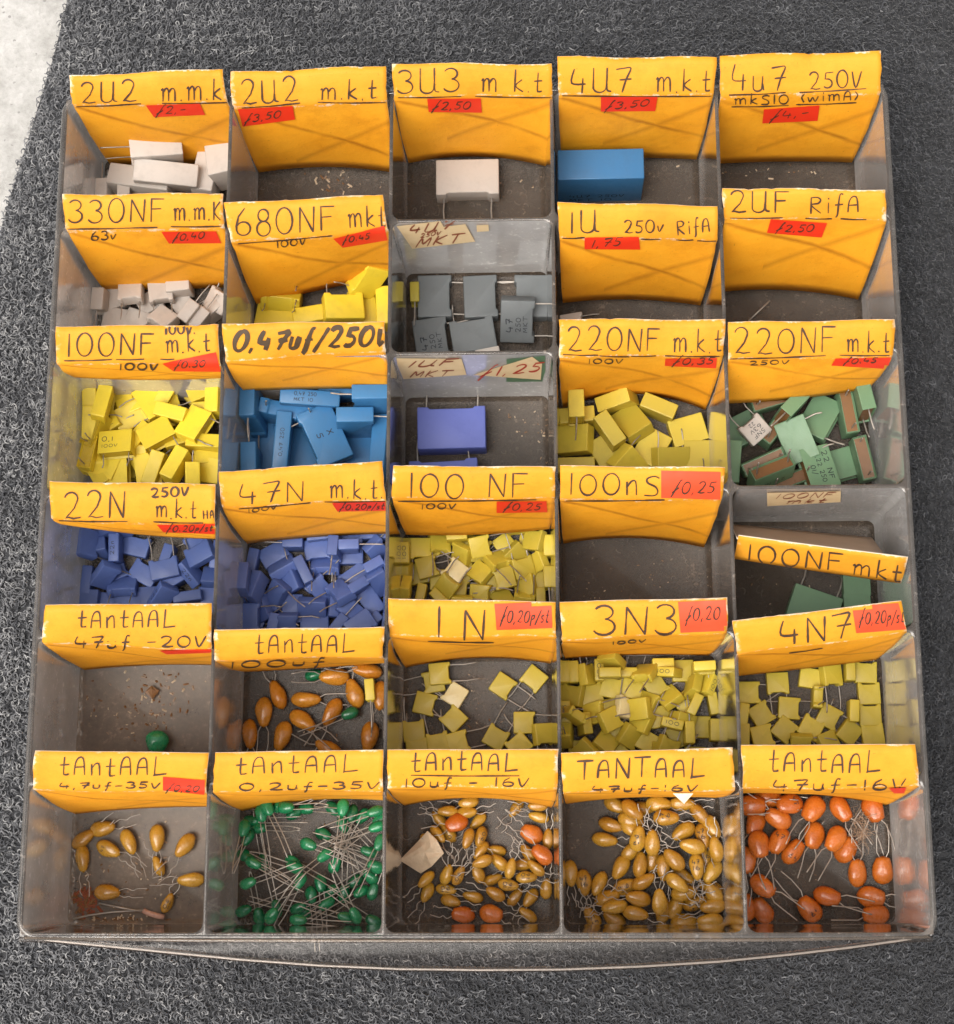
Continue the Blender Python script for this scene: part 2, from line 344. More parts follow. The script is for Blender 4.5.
o = bpy.data.objects.new('rim', me); COL.objects.link(o); o.parent = tray; sub(o)
# outer skirt
bxs = (XS[0] - .07, XS[-1] + .07, YS[-1] - .07, YS[0] + .07)
L = []
for d, z in ((-.068, .025), (-.02, .05), (.03, .03), (.06, -.02), (.06, -.35), (-.02, -2.4), (-.08, -4.75)):
    L.append([(x, y, z) for x, y in rrect(bxs[0] - d, bxs[1] + d, bxs[2] - d, bxs[3] + d, .55, 6)])
v = [p for l in L for p in l]; n = len(L[0]); f = [(a * n + k, (a + 1) * n + k, (a + 1) * n + (k + 1) % n, a * n + (k + 1) % n) for a in range(len(L) - 1) for k in range(n)]
sub(mesh_obj('outer_wall', v, f, M['skirt'], tray, True))
# bowed front lip: flange plate with a rolled edge
BOW = [(20, 936), (50, 941), (100, 946), (160, 952), (240, 960), (320, 966), (400, 969.5), (480, 970.5), (560, 970), (640, 967), (720, 962), (790, 955), (850, 948), (900, 941), (932, 935)]
bw = [P(x, y, -.35) for x, y in BOW]
v, f = [], []
yb = bxs[2] - .06
for k, p in enumerate(bw):
    yy = min(p.y, yb - .03)
    v += [(p.x, yb, -.12), (p.x, yy + .10, -.30), (p.x, yy + .02, -.24), (p.x, yy - .05, -.30), (p.x, yy - .06, -.5), (p.x, yy - .02, -.95), (p.x, yy + .06, -1.1)]
for k in range(len(bw) - 1):
    for a in range(6): f.append((k * 7 + a, k * 7 + a + 1, (k + 1) * 7 + a + 1, (k + 1) * 7 + a))
sub(mesh_obj('bowed_front_lip', v, f, M['lip'], tray, True))
v, f = tube([P(x, y - .5, -.3) for x, y in BOW], .035, 8)
sub(mesh_obj('lip_edge', v, f, M['wall'], tray, True))
# the front rim bead
v, f = tube([P(24, 938, .02), P(200, 940.5, .02), P(480, 941, .02), P(760, 940, .02), P(930, 937, .02)], .05, 8)
sub(mesh_obj('front_bead', v, f, M['rim'], tray, True))
# ---------------------------------------------------------------- handwriting: single-stroke letters, drawn as ink ribbons on the card
def arc(cx_, cy_, rx, ry, a0, a1, n=14): return [(cx_ + rx * math.cos(math.radians(a0 + (a1 - a0) * k / n)), cy_ + ry * math.sin(math.radians(a0 + (a1 - a0) * k / n))) for k in range(n + 1)]
G = {
 '0': (.62, [arc(.3, .5, .28, .5, 100, 465, 20)]), 'o': (.4, [arc(.2, .2, .19, .2, 90, 455, 14)]),
 '1': (.2, [[(.1, 1), (.1, 0)]]), 'I': (.2, [[(.1, 1), (.1, 0)]]),
 '2': (.6, [arc(.27, .76, .22, .24, 170, -20, 10) + [(.38, .4), (.1, .02), (.2, .05), (.36, .0), (.6, .04)]]),
 '3': (.55, [arc(.24, .76, .22, .23, 150, -80, 10) + arc(.25, .27, .26, .27, 85, -155, 12)]),
 '4': (.55, [[(.1, 1), (.02, .42), (.5, .38)], [(.4, .62), (.38, 0)]]),
 'h': (.6, [[(.06, 1), (.02, .45), (.45, .42)], [(.45, .85), (.42, 0)]]),
 '5': (.5, [[(.5, .98), (.12, .95), (.08, .58)] + arc(.2, .3, .24, .28, 95, -140, 10)]),
 '6': (.55, [[(.34, 1), (.12, .7), (.04, .36)] + arc(.28, .25, .24, .25, 170, 520, 16)]),
 '7': (.55, [[(.02, .92), (.3, .97), (.52, .96), (.36, .5), (.24, 0)], [(.14, .5), (.55, .54)]]),
 '8': (.5, [arc(.25, .77, .18, .23, 0, 360, 16), arc(.25, .27, .23, .28, 90, 450, 18)]),
 'U': (.62, [[(.04, 1), (.04, .3)] + arc(.26, .22, .22, .22, 190, 350, 8) + [(.5, .5), (.5, 1)], [(.5, .4), (.52, .1), (.66, .04)]]),
 'u': (.5, [[(.04, .62), (.04, .2)] + arc(.2, .16, .16, .16, 190, 350, 8) + [(.38, .6)], [(.38, .3), (.42, .04)]]),
 'N': (.55, [[(.04, 0), (.06, 1)], [(.06, 1), (.5, .0)], [(.5, 0), (.54, 1)]]),
 'F': (.5, [[(.06, 1), (.06, 0)], [(.04, .98), (.52, .97)], [(.06, .55), (.42, .56)]]),
 'R': (.5, [[(.05, .95), (.05, 0)], [(.03, .93), (.3, .95), (.44, .8), (.34, .6), (.06, .5), (.46, .02)]]),
 'i': (.2, [[(.1, .6), (.1, 0)], [(.1, .82), (.11, .86)]]),
 'f': (.36, [[(.34, 1.0), (.22, 1.02), (.16, .6), (.12, -.1), (.04, -.28)], [(0, .42), (.34, .45)]]),
 'A': (.5, [[(.02, 0), (.06, .6), (.2, .9), (.38, .8), (.44, .0)], [(.06, .4), (.44, .42)]]),
 'a': (.5, [[(.02, 0), (.08, .5), (.2, .72), (.34, .6), (.42, .0)], [(.08, .3), (.42, .34)]]),
 'H': (.55, [[(.05, .8), (.05, 0)], [(.05, .4), (.45, .42)], [(.47, .8), (.45, 0)]]),
 'n': (.45, [[(.04, .62), (.06, 0)], [(.06, .4), (.2, .64), (.34, .6), (.38, 0)]]),
 'm': (.8, [[(.02, .55), (.1, .62), (.1, 0)], [(.1, .45), (.24, .66), (.36, .56), (.38, .02)], [(.38, .45), (.54, .66), (.68, .54), (.7, .0)]]),
 'k': (.5, [[(.08, 1.1), (.06, 0)], [(.4, .6), (.1, .3), (.46, .0)]]),
 't': (.4, [[(.18, 1.0), (.16, .12), (.24, .02), (.38, .05)], [(.0, .55), (.38, .58)]]),
 'l': (.2, [[(.1, 1.0), (.1, 0)]]), 'L': (.5, [[(.1, 1), (.06, .04), (.08, 0), (.55, .06)]]),
 'T': (.6, [[(.3, 1), (.28, 0)], [(.0, .97), (.62, .99)]]),
 'V': (.5, [[(.02, .95), (.2, .0), (.5, .95)]]), 'v': (.4, [[(.02, .5), (.14, .02), (.4, .6)]]),
 'w': (.7, [[(.02, .5), (.14, .02), (.32, .45), (.46, .02), (.66, .55)]]),
 'S': (.55, [[(.52, .9), (.35, 1.0), (.12, .9), (.12, .68), (.4, .46), (.48, .2), (.36, .02), (.02, .04)]]),
 's': (.35, [[(.32, .55), (.1, .55), (.08, .36), (.28, .24), (.24, .04), (.02, .04)]]),
 'p': (.4, [[(.06, .6), (.04, -.3)], [(.06, .5), (.3, .6), (.34, .35), (.08, .2)]]),
 'M': (.6, [[(.02, 0), (.08, .95), (.28, .3), (.5, .95), (.55, 0)]]), 'K': (.5, [[(.05, 1), (.05, 0)], [(.45, 1), (.08, .45), (.48, 0)]]),
 'X': (.5, [[(.02, .9), (.45, .05)], [(.42, .95), (.02, .0)]]), 'C': (.5, [arc(.3, .5, .28, .5, 50, 310, 12)]), 'E': (.45, [[(.42, 1), (.05, 1), (.05, 0), (.44, 0)], [(.05, .52), (.38, .52)]]),
 '-': (.45, [[(.05, .4), (.42, .42)]]), '.': (.14, [[(.04, .0), (.06, .08), (.08, .02)]]), ',': (.2, [[(.1, .12), (.04, -.16)]]),
 '/': (.4, [[(.42, 1.1), (.0, -.2)]]), '(': (.25, [[(.22, .85), (.06, .5), (.2, 0)]]), ')': (.25, [[(.04, .85), (.2, .5), (.02, 0)]]),
 ' ': (.4, []), '"': (.3, [[(.05, 1), (.02, .75)], [(.2, 1), (.17, .75)]]), "'": (.1, [[(.05, 1), (.03, .8)]]),
 'G': (.5, [[(.52, 1.25), (.40, 1.2), (.22, .5), (.02, -.35)], [(.0, .1), (.42, .55)]]),    # guilder sign: a tall slashed f
}
def smooth(pl, k=4):
    if len(pl) < 3 or len(pl) > 9: return pl
    out = []
    for i in range(len(pl) - 1):
        p0 = pl[max(i - 1, 0)]; p1 = pl[i]; p2 = pl[i + 1]; p3 = pl[min(i + 2, len(pl) - 1)]
        for s in range(k):
            u = s / k
            out.append(tuple(.5 * (2 * b + (c - a) * u + (2 * a - 5 * b + 4 * c - d) * u * u + (-a + 3 * b - 3 * c + d) * u ** 3) for a, b, c, d in zip(p0, p1, p2, p3)))
    return out + [pl[-1]]
def text_strokes(s, x0, y0, x1, y1, h, slant=0.0, rg=rnd):
    """polylines in pixel space; baseline from (x0,y0) to (x1,y1), cap height h"""
    ws = [G[c][0] for c in s]; sp = .17; tot = sum(ws) + sp * (len(s) - 1); Lx, Ly = x1 - x0, y1 - y0; W = math.hypot(Lx, Ly); k = W / (tot * h) if tot else 1
    ex, ey = Lx / W, Ly / W; nx, ny = ey, -ex; out = []; x = 0
    for c, wd in zip(s, ws):
        j = rg.uniform(-.04, .04); hs = rg.uniform(.93, 1.05)
        for pl in G[c][1]:
            q = []
            for a, b in smooth(pl):
                A = (x + a + slant * b) * h * k; B = (b * hs + j) * h
                q.append((x0 + ex * A + nx * B, y0 + ey * A + ny * B))
            out.append(q)
        x += wd + sp
    return out
def ribbon_px(polys, wid):
    """ribbon quads in pixel space with round-ish ends"""
    V, F = [], []
    for pl in polys:
        q = [pl[0]]
        for a, b in zip(pl, pl[1:]):
            d = math.hypot(b[0] - a[0], b[1] - a[1]); k = max(1, int(d / 3))
            q += [(a[0] + (b[0] - a[0]) * i / k, a[1] + (b[1] - a[1]) * i / k) for i in range(1, k + 1)]
        if max(math.hypot(b[0] - q[0][0], b[1] - q[0][1]) for b in q) < 2: q = [(q[0][0], q[0][1] - .8), (q[0][0] + .1, q[0][1] + .8)]
        b0 = len(V)
        ph, fq = rnd.uniform(0, 6.3), rnd.uniform(.25, .6)
        for i, p in enumerate(q):
            a = q[max(i - 1, 0)]; c = q[min(i + 1, len(q) - 1)]; dx, dy = c[0] - a[0], c[1] - a[1]; l = math.hypot(dx, dy) or 1
            ww = wid * .5 * (1 + .28 * math.sin(ph + fq * i)) * rnd.uniform(.9, 1.1) * (.75 if i in (0, len(q) - 1) else 1)
            V += [(p[0] - dy / l * ww, p[1] + dx / l * ww), (p[0] + dy / l * ww, p[1] - dx / l * ww)]
        for i in range(len(q) - 1): F.append((b0 + 2 * i, b0 + 2 * i + 1, b0 + 2 * i + 3, b0 + 2 * i + 2))
    return V, F
CAMP = Vector((0, 0, CAMH))
def drape(bvh, V, lift, fallback_z=0.0):
    out = []; last = None; miss = []
    for i, (x, y) in enumerate(V):
        d = (P(x, y, -10) - CAMP).normalized(); h = bvh.ray_cast(CAMP, d)
        if h[0] is None: miss.append(i); out.append(None); continue
        nrm = h[1] if h[1].dot(d) < 0 else -h[1]; out.append(h[0] + nrm * lift)
    return out
def draw_on(bvh, name, polys, wid, mat, parent, lift=.02):
    V, F = ribbon_px(polys, wid); W = drape(bvh, V, lift)
    ok = {}; vs, fs = [], []
    for f in F:
        if all(W[i] is not None for i in f): fs.append(f)
    use = sorted({i for f in fs for i in f}); mp = {i: k for k, i in enumerate(use)}
    if not use: return None
    vs = [W[i] for i in use]; fs = [tuple(mp[i] for i in f) for f in fs]
    # thin ink film: give it a little thickness
    o = mesh_obj(name, vs, fs, mat, parent); return o
# ---------------------------------------------------------------- yellow label cards hooked over the dividers
def curve_q(L, Mv, R, u): return L * (1 - u) * (1 - 2 * u) + 4 * Mv * u * (1 - u) + R * u * (2 * u - 1)
def card_mesh(TL, TR, CL, CR, B, zb, zt=1.0, zc=.12, name='label_card'):
    pt0, pt1 = P(*TL, zt), P(*TR, zt); pc0, pc1 = P(*CL, zc), P(*CR, zc)
    NU = 36; rows = []
    sv = [0, .2, .4, .6, .8, .93]; fvv = [1.0, 1.06, 1.15, 1.3, 1.45, 1.6, 1.75, 1.88, 2.0]
    verts, uvs = [], []; ph = rnd.uniform(0, 6)
    for r, v in enumerate(sv + fvv):
        for k in range(NU + 1):
            u = k / NU; T = pt0.lerp(pt1, u); Cc = pc0.lerp(pc1, u)
            T = T + Vector((0, 0, .05 * math.sin(u * 9 + ph))); Cc = Cc + Vector((0, .03 * math.sin(u * 7 + ph), 0))
            if v < 1:
                p = T.lerp(Cc, v); nrm = Vector((0, -.5, .8)).normalized(); p = p + nrm * (.10 * math.sin(math.pi * v) )
                if v > .9: p = p + Vector((0, -.02, .03))
            else:
                t = v - 1; inset = .05 + .10 * t
                bx = pc0.x + inset + (pc1.x - pc0.x - 2 * inset) * u
                yb = curve_q(B[0], B[1], B[2], u); gx = proj((bx, Cc.y, zb))[0]; Yb = P(gx, yb, zb).y
                p = Vector((Cc.x * (1 - t) + bx * t, Cc.y * (1 - t) + Yb * t, Cc.z * (1 - t) + zb * t))
                p.y += -.05 * math.sin(math.pi * t) + .025 * math.sin(u * 5 + ph + t * 3) * math.sin(math.pi * t)
            if v == 0: p = p + Vector((0, 0, 1)) * rnd.uniform(-.012, .008) * (6 if rnd.random() < .06 else 1)
            if k in (0, NU) and v < 1.7: p = p + Vector((rnd.uniform(-.018, .018), 0, 0))
            verts.append(p); uvs.append((u, v))
    n = NU + 1; faces = [(r * n + k, (r + 1) * n + k, (r + 1) * n + k + 1, r * n + k + 1) for r in range(len(sv + fvv) - 1) for k in range(NU)]
    return verts, faces, uvs, (pc0 + pc1) / 2
def px(Z, x, y): return (Z[0] + x / Z[2], Z[1] + y / Z[2])
def patch(bvh, quad, lift, nu=14, nv=6):
    V = []
    for b in range(nv + 1):
        for a in range(nu + 1):
            u, v = a / nu, b / nv; p = [(quad[0][i] * (1 - u) + quad[1][i] * u) * (1 - v) + (quad[3][i] * (1 - u) + quad[2][i] * u) * v for i in (0, 1)]
            V.append(p)
    W = drape(bvh, V, lift)
    good = [w for w in W if w is not None]
    F = []
    for b in range(nv):
        for a in range(nu):
            q = (b * (nu + 1) + a, (b + 1) * (nu + 1) + a, (b + 1) * (nu + 1) + a + 1, b * (nu + 1) + a + 1)
            if all(W[i] is not None for i in q): F.append(q)
    use = sorted({i for f in F for i in f}); mp = {i: k for k, i in enumerate(use)}
    return [W[i] for i in use], [tuple(mp[i] for i in f) for f in F]
A5 = 5.3; B5 = 5.02
# (label, zoom frame, TL, TR, CL, CR, bottom y (left, middle, right), bottom z, texts, underlines, stickers)
CARDS = [
 ('yellow card reading 2U2 m.m.k over white capacitors in the back left corner bin', (60, 50, A5), (70, 76), (222.5, 68.5), (73, 106), (228, 103), (164, 165, 161), -3.9,
  [('2U2', 105, 278, 405, 270, 115, 1.5), ('m.m.k', 535, 270, 860, 262, 108, 1.5)], [(85, 298, 430, 283), (540, 280, 885, 276)], [([(455, 290), (740, 280), (770, 340), (498, 352)], 'G2,-', (510, 338, 660, 325, 38), 0)]),
 ('yellow card reading 2U2 mkt with torn top edge, over an empty bin', (220, 50, A5), (230.5, 72.3), (386, 65.7), (233, 107.5), (387, 102), (172.6, 167, 172.6), -3.9,
  [('2U2', 110, 285, 415, 265, 130, 1.5), ('m.k.t', 530, 262, 830, 258, 100, 1.5)], [(115, 305, 425, 280), (518, 276, 878, 276)], [([(95, 310), (385, 293), (398, 365), (120, 402)], 'G3,50', (130, 385, 320, 350, 35), 0)]),
 ('yellow card reading 3U3 mkt over a lone white capacitor', (380, 50, A5), (392, 63.2), (551.7, 64), (394, 97.6), (552.6, 96.8), (163.2, 156.6, 166.6), -3.9,
  [('3U3', 90, 235, 425, 222, 130, 1.5), ('m k.t', 535, 218, 860, 218, 108, 1.5)], [(95, 250, 430, 243), (505, 243, 905, 250)], [([(250, 255), (535, 253), (540, 328), (258, 325)], 'G2,50', (275, 316, 475, 306, 40), 0)]),
 ('yellow card reading 4U7 mkt over the large blue capacitor', (550, 50, A5), (557, 57), (717, 57), (558.5, 96), (713, 96), (161, 158, 159.5), -3.9,
  [('4U7', 110, 225, 430, 222, 130, 1.5), ('m.k.t', 560, 222, 850, 220, 115, 1.5)], [(65, 240, 855, 243)], [([(270, 245), (570, 245), (558, 320), (270, 322)], 'G3,50', (290, 315, 520, 288, 35), 0)]),
 ('yellow card reading 4U7 250V with two lines of writing, back right corner bin', (710, 40, B5), (719.6, 55), (880.7, 51.4), (720, 97), (880, 94), (164, 161.5, 162.5), -3.9,
  [('4u7', 110, 255, 380, 250, 130, 1.5), ('250V', 495, 245, 760, 235, 85, 1.4), ('mkS10', 120, 323, 395, 317, 48, 1.2), ('(wimA)', 455, 310, 745, 300, 48, 1.2)], [(95, 275, 380, 262), (448, 262, 785, 243), (108, 333, 395, 326), (432, 322, 735, 312)],
  [([(270, 345), (550, 325), (540, 402), (262, 415)], 'G4,-', (300, 400, 490, 375, 40), 0)]),
 ('yellow card reading 330NF m.m.K with 63v beneath', (50, 190, A5), (63, 194.7), (222.6, 193), (66.6, 230.6), (224.5, 228.7), (290, 289, 287), -3.9,
  [('330NF', 95, 170, 600, 165, 125, 1.5), ('m.m.K', 655, 160, 905, 155, 100, 1.5), ('63v', 218, 265, 350, 258, 48, 1.3)], [(95, 205, 570, 196), (640, 192, 908, 190)], [([(590, 218), (880, 215), (908, 278), (630, 280)], 'G0,40', (650, 265, 815, 250, 35), 0)]),
 ('yellow card reading 680NF mkt, tilted up to the right', (220, 190, A5), (223.8, 203.2), (382.6, 194.7), (231.3, 242), (388, 232), (304, 289, 276), -3.7,
  [('680NF', 82, 245, 605, 215, 138, 1.6), ('mkt', 680, 205, 880, 190, 108, 1.4), ('100V', 300, 305, 455, 285, 35, 1.1)], [(95, 282, 595, 240)], [([(600, 255), (870, 188), (888, 262), (650, 302)], 'G0,45', (650, 278, 790, 252, 30), 0)]),
 ('yellow card reading 1U 250v RifA over an almost empty bin', (550, 190, A5), (557, 202.3), (718, 206), (559.4, 238), (717, 241), (303, 299.4, 305.5), -3.9,
  [('1U', 100, 225, 255, 220, 115, 1.6), ('250v', 390, 225, 600, 222, 68, 1.4), ('RifA', 675, 240, 850, 220, 75, 1.4)], [(65, 253, 185, 250), (480, 257, 585, 258), (668, 262, 760, 262), (780, 266, 880, 268)],
  [([(183, 250), (470, 246), (478, 312), (183, 310)], '1,75', (215, 300, 370, 290, 40), 0)]),
 ('yellow card reading 2UF RifA over the bin with a single loose wire', (710, 180, B5), (722, 188), (885, 190), (724, 219.8), (886, 220.8), (292.5, 290, 299.5), -3.9,
  [('2UF', 95, 165, 390, 160, 110, 1.6), ('RifA', 500, 165, 750, 160, 90, 1.5)], [(100, 190, 365, 188), (478, 190, 612, 192), (655, 192, 785, 196)], [([(305, 193), (588, 213), (560, 285), (285, 262)], 'G2,50', (330, 255, 515, 255, 36), 0)]),
 ('yellow card reading 100NF mkt with bold 100V in its corner', (50, 320, A5), (55.7, 326.6), (218, 324.7), (57.5, 363.4), (221, 365), (377.5, 380, 378), -1.25,
  [('100NF', 85, 190, 545, 185, 120, 1.5), ('100V.', 610, 78, 770, 70, 48, 2.0), ('m.k.t', 615, 175, 850, 160, 98, 1.4), ('100V', 365, 262, 570, 260, 35, 1.7)], [(75, 215, 330, 208), (350, 208, 500, 206), (585, 206, 660, 206)],
  [([(595, 228), (880, 168), (905, 270), (655, 268)], 'G0,30', (660, 252, 820, 240, 30), 0)]),
 ('yellow card with thick brown marker writing 0,47uf/250V', (215, 310, A5), (222, 323.6), (384, 321.7), (226.3, 362), (386, 352), (391, 389, 389), -2.1,
  [('0,47uf/250V', 90, 218, 905, 185, 98, 4.2)], [], []),
 ('yellow card reading 220NF m.k.t over mid sized yellow capacitors', (550, 310, A5), (559.4, 319), (725.5, 319.8), (559.4, 357), (722.6, 356), (408, 394, 410), -3.9,
  [('220NF', 85, 215, 575, 220, 125, 1.5), ('m.k.t', 650, 220, 910, 220, 110, 1.5), ('100V', 200, 282, 385, 280, 25, 1.1)], [(68, 235, 255, 237), (262, 240, 420, 245), (430, 243, 562, 240), (610, 240, 900, 243)],
  [([(612, 255), (885, 250), (880, 305), (608, 292)], 'G0,35', (650, 285, 860, 280, 35), 0)]),
 ('yellow card reading 220NF m.k.t over green capacitors', (720, 310, B5), (728, 322.4), (895, 319.6), (728, 360), (892, 358), (403.6, 399, 388.7), -2.7,
  [('220NF', 65, 220, 575, 212, 125, 1.5), ('m.k.t', 635, 210, 850, 208, 98, 1.5), ('250V', 145, 275, 345, 268, 20, 1.0)], [(50, 243, 530, 228), (600, 226, 850, 226)],
  [([(580, 240), (858, 235), (840, 292), (558, 275)], 'G0,45', (620, 265, 780, 258, 25), 0)]),
 ('yellow card reading 22N 250V mkt Ha', (35, 470, B5), (50, 482), (215, 484), (52, 520), (215, 527), (524, 535, 539), -1.0,
  [('22N', 140, 240, 450, 235, 130, 1.5), ('250V', 580, 135, 770, 128, 45, 2.0), ('m.k.t', 605, 240, 810, 238, 90, 1.4), ('Ha', 845, 245, 902, 240, 52, 1.2)], [(120, 252, 465, 257), (595, 258, 845, 265)],
  [([(612, 272), (903, 268), (903, 318), (645, 308)], 'G0,20p/st', (660, 305, 890, 300, 30), 0)]),
 ('yellow card reading 47N m.k.t. over a heap of small blue capacitors', (210, 460, B5), (218.4, 472), (381.7, 461), (222, 507), (386, 500), (543.7, 537, 533.7), -3.4,
  [('47N', 150, 222, 470, 200, 105, 1.5), ('m.k.t.', 600, 193, 870, 188, 95, 1.4), ('100V', 190, 265, 335, 240, 20, 1.0)], [(145, 243, 505, 212), (575, 208, 880, 205)],
  [([(612, 212), (880, 205), (882, 250), (640, 255)], 'G0,20p/st', (650, 246, 872, 240, 28), 0)]),
 ('yellow card reading 100 NF with small 100V under its line', (380, 460, B5), (393, 466), (555.3, 467), (392, 499), (555, 499), (534.7, 534.7, 529), -3.4,
  [('100 NF', 140, 190, 735, 185, 120, 1.5), ('100V', 205, 245, 380, 240, 26, 1.1)], [(90, 205, 785, 197)], [([(585, 205), (835, 203), (840, 258), (585, 262)], 'G0,25', (620, 248, 800, 245, 34), 0)]),
 ('yellow card reading 100nS over an empty bin', (550, 460, B5), (560, 466), (725.7, 467.6), (560, 500), (721.3, 500), (543.7, 538, 547.6), -3.9,
  [('100nS', 90, 175, 550, 175, 105, 1.6)], [(80, 203, 575, 198)], [([(558, 52), (855, 58), (855, 195), (558, 188)], 'G0,25', (610, 165, 820, 160, 55), 1)]),
 ('yellow card reading tantaal 47uf -20V with curled left corner', (20, 590, 4.77), (45, 605), (212.5, 603.6), (43, 643), (212, 650), (670, 665, 666), -3.9,
  [('tAntAAL', 275, 178, 735, 178, 85, 1.4), ('47uf -20V', 262, 275, 885, 268, 52, 1.5)], [], [([(665, 285), (912, 280), (910, 295), (700, 303)], '', None, 0)]),
 ('yellow card reading tantaal 100uf, half folded under', (205, 610, B5), (214, 630), (384.3, 627.5), (215, 660), (383, 657), (672, 668, 662), -3.9,
  [('tAntAAL', 250, 215, 745, 210, 95, 1.4), ('100uf', 120, 292, 600, 272, 34, 1.3)], [], []),
 ('yellow card reading 1 N with an orange price sticker', (380, 590, B5), (388, 599), (555.3, 602), (390, 637), (556.3, 638), (667.7, 658, 663.7), -3.9,
  [('1', 285, 240, 305, 240, 165, 2.0), ('N', 415, 248, 525, 245, 155, 1.9)], [(240, 255, 570, 262)], [([(575, 68), (860, 55), (865, 188), (585, 198)], 'G0,20p/st', (605, 160, 845, 160, 60), 1)]),
 ('yellow card reading 3N3 with an orange price sticker', (550, 590, B5), (560, 602), (727.3, 598), (562, 640), (727, 633), (658.7, 655, 655.7), -3.9,
  [('3N3', 215, 228, 640, 220, 145, 1.9), ('100V', 310, 272, 480, 258, 15, 1.1)], [], [([(642, 58), (882, 48), (890, 202), (655, 212)], 'G0,20', (680, 155, 850, 140, 60), 1)]),
 ('yellow card reading 4N7, tilted up to the right', (725, 590, 4.77), (732, 621.4), (901, 601), (737.6, 655), (906.3, 633), (677, 669, 660), -3.6,
  [('4N7', 265, 258, 605, 225, 115, 1.9)], [(305, 298, 465, 275)], [([(605, 75), (825, 60), (862, 185), (625, 203)], 'G0,20p/st', (640, 160, 850, 150, 55), 1)]),
 ('yellow card reading tantaal over 4,7uf-35V, front left corner bin', (10, 740, 4.54), (35.3, 751), (208, 753), (33, 789.6), (206, 793), (814, 808, 807), -3.9,
  [('tAntAAL', 225, 160, 705, 160, 85, 1.4), ('4,7uf-35V', 225, 220, 680, 216, 28, 1.3)], [], [([(695, 165), (885, 180), (883, 245), (695, 225)], 'G0,20', (710, 228, 855, 232, 26), 0)]),
 ('yellow card reading tantaal over 0,2uf-35V', (200, 740, 4.89), (215.3, 752.7), (383.6, 750), (213, 791), (383, 791), (811, 800, 801), -3.9,
  [('tAntAAL', 175, 165, 765, 150, 85, 1.4), ('0,2uf-35V', 190, 245, 875, 235, 36, 1.4)], [], []),
 ('yellow card reading underlined tantaal over 10uf-16V', (380, 740, B5), (387, 750), (558.3, 749.6), (388, 788), (557.3, 789), (805.7, 798, 807.7), -3.9,
  [('tAntAAL', 155, 155, 685, 150, 95, 1.6), ('10uf - 16V', 120, 236, 745, 232, 45, 1.4)], [(155, 175, 700, 178)], []),
 ('yellow card reading TANTAAL in capitals over 47uf-16V', (550, 740, 4.89), (561, 753.3), (732, 747.8), (563.3, 792), (735, 790), (804, 797, 798), -3.9,
  [('TANTAAL', 130, 190, 750, 175, 95, 1.9), ('47uf-16V', 205, 252, 720, 247, 30, 1.4)], [], []),
 ('yellow card reading tantaal over 47uf-16V, front right corner bin', (730, 740, 4.54), (741, 745.5), (915, 744.4), (743, 789.6), (919.4, 787), (793, 794, 805.4), -3.9,
  [('tAntAAL', 175, 145, 675, 145, 95, 1.6), ('47uf-16V', 195, 228, 795, 222, 50, 1.5)], [], [([(720, 215), (800, 212), (790, 238), (745, 238)], '', None, 0)]),
]
for lab, Z, TL, TR, CL, CR, B, zb, texts, lines, stickers in CARDS:
    verts, faces, uvs, org = card_mesh(TL, TR, CL, CR, B, zb)
    root = empty('label_card', (org.x, org.y, zb)); tag(root, lab, 'label card', 'yellow label cards hooked over the bin dividers')
    inv = Matrix.Translation(-Vector(root.location)); loc = lambda vs: [inv @ Vector(v) for v in vs]
    o = mesh_obj('card', loc(verts), faces, [M['card'], M['back'], M['edge']], root, True, None, uvs)
    md = o.modifiers.new('thickness', 'SOLIDIFY'); md.thickness = .045; md.offset = -1; md.material_offset = 1; md.material_offset_rim = 2
    bvh = BVHTree.FromPolygons([tuple(v) for v in verts], faces)
    def put(name, polys, wid, mat, parent, lift):
        o = draw_on(bvh, name, polys, wid, mat, parent, lift)
        if o:
            for v in o.data.vertices: v.co = inv @ v.co
        return o
    for s, x0, y0, x1, y1, h, wd in texts:
        a, b = px(Z, x0, y0), px(Z, x1, y1)
        put('handwriting', text_strokes(s, *a, *b, h / Z[2], .28 if wd > 4 else .03), wd, M['marker'] if wd > 4 else M['ink'], root, .022)
    if lines:
        pl = []
        for x0, y0, x1, y1 in lines:
            a, b = px(Z, x0, y0), px(Z, x1, y1); pl.append([a, ((a[0] + b[0]) / 2, (a[1] + b[1]) / 2 + .5), b])
        put('pen_line', pl, 1.1, M['ink'], root, .022)
    for quad, s, tx, kind in stickers:
        v, f = patch(bvh, [px(Z, *q) for q in quad], .03)
        if not v: continue
        st = mesh_obj('price_sticker', loc(v), f, M['sticker2'] if kind else M['sticker'], root, True)
        if s:
            a, b = px(Z, tx[0], tx[1]), px(Z, tx[2], tx[3])
            o2 = put('price_writing', text_strokes(s, *a, *b, tx[4] / Z[2], .25), 1.3 if kind else 1.05, M['ink'], st, .042)

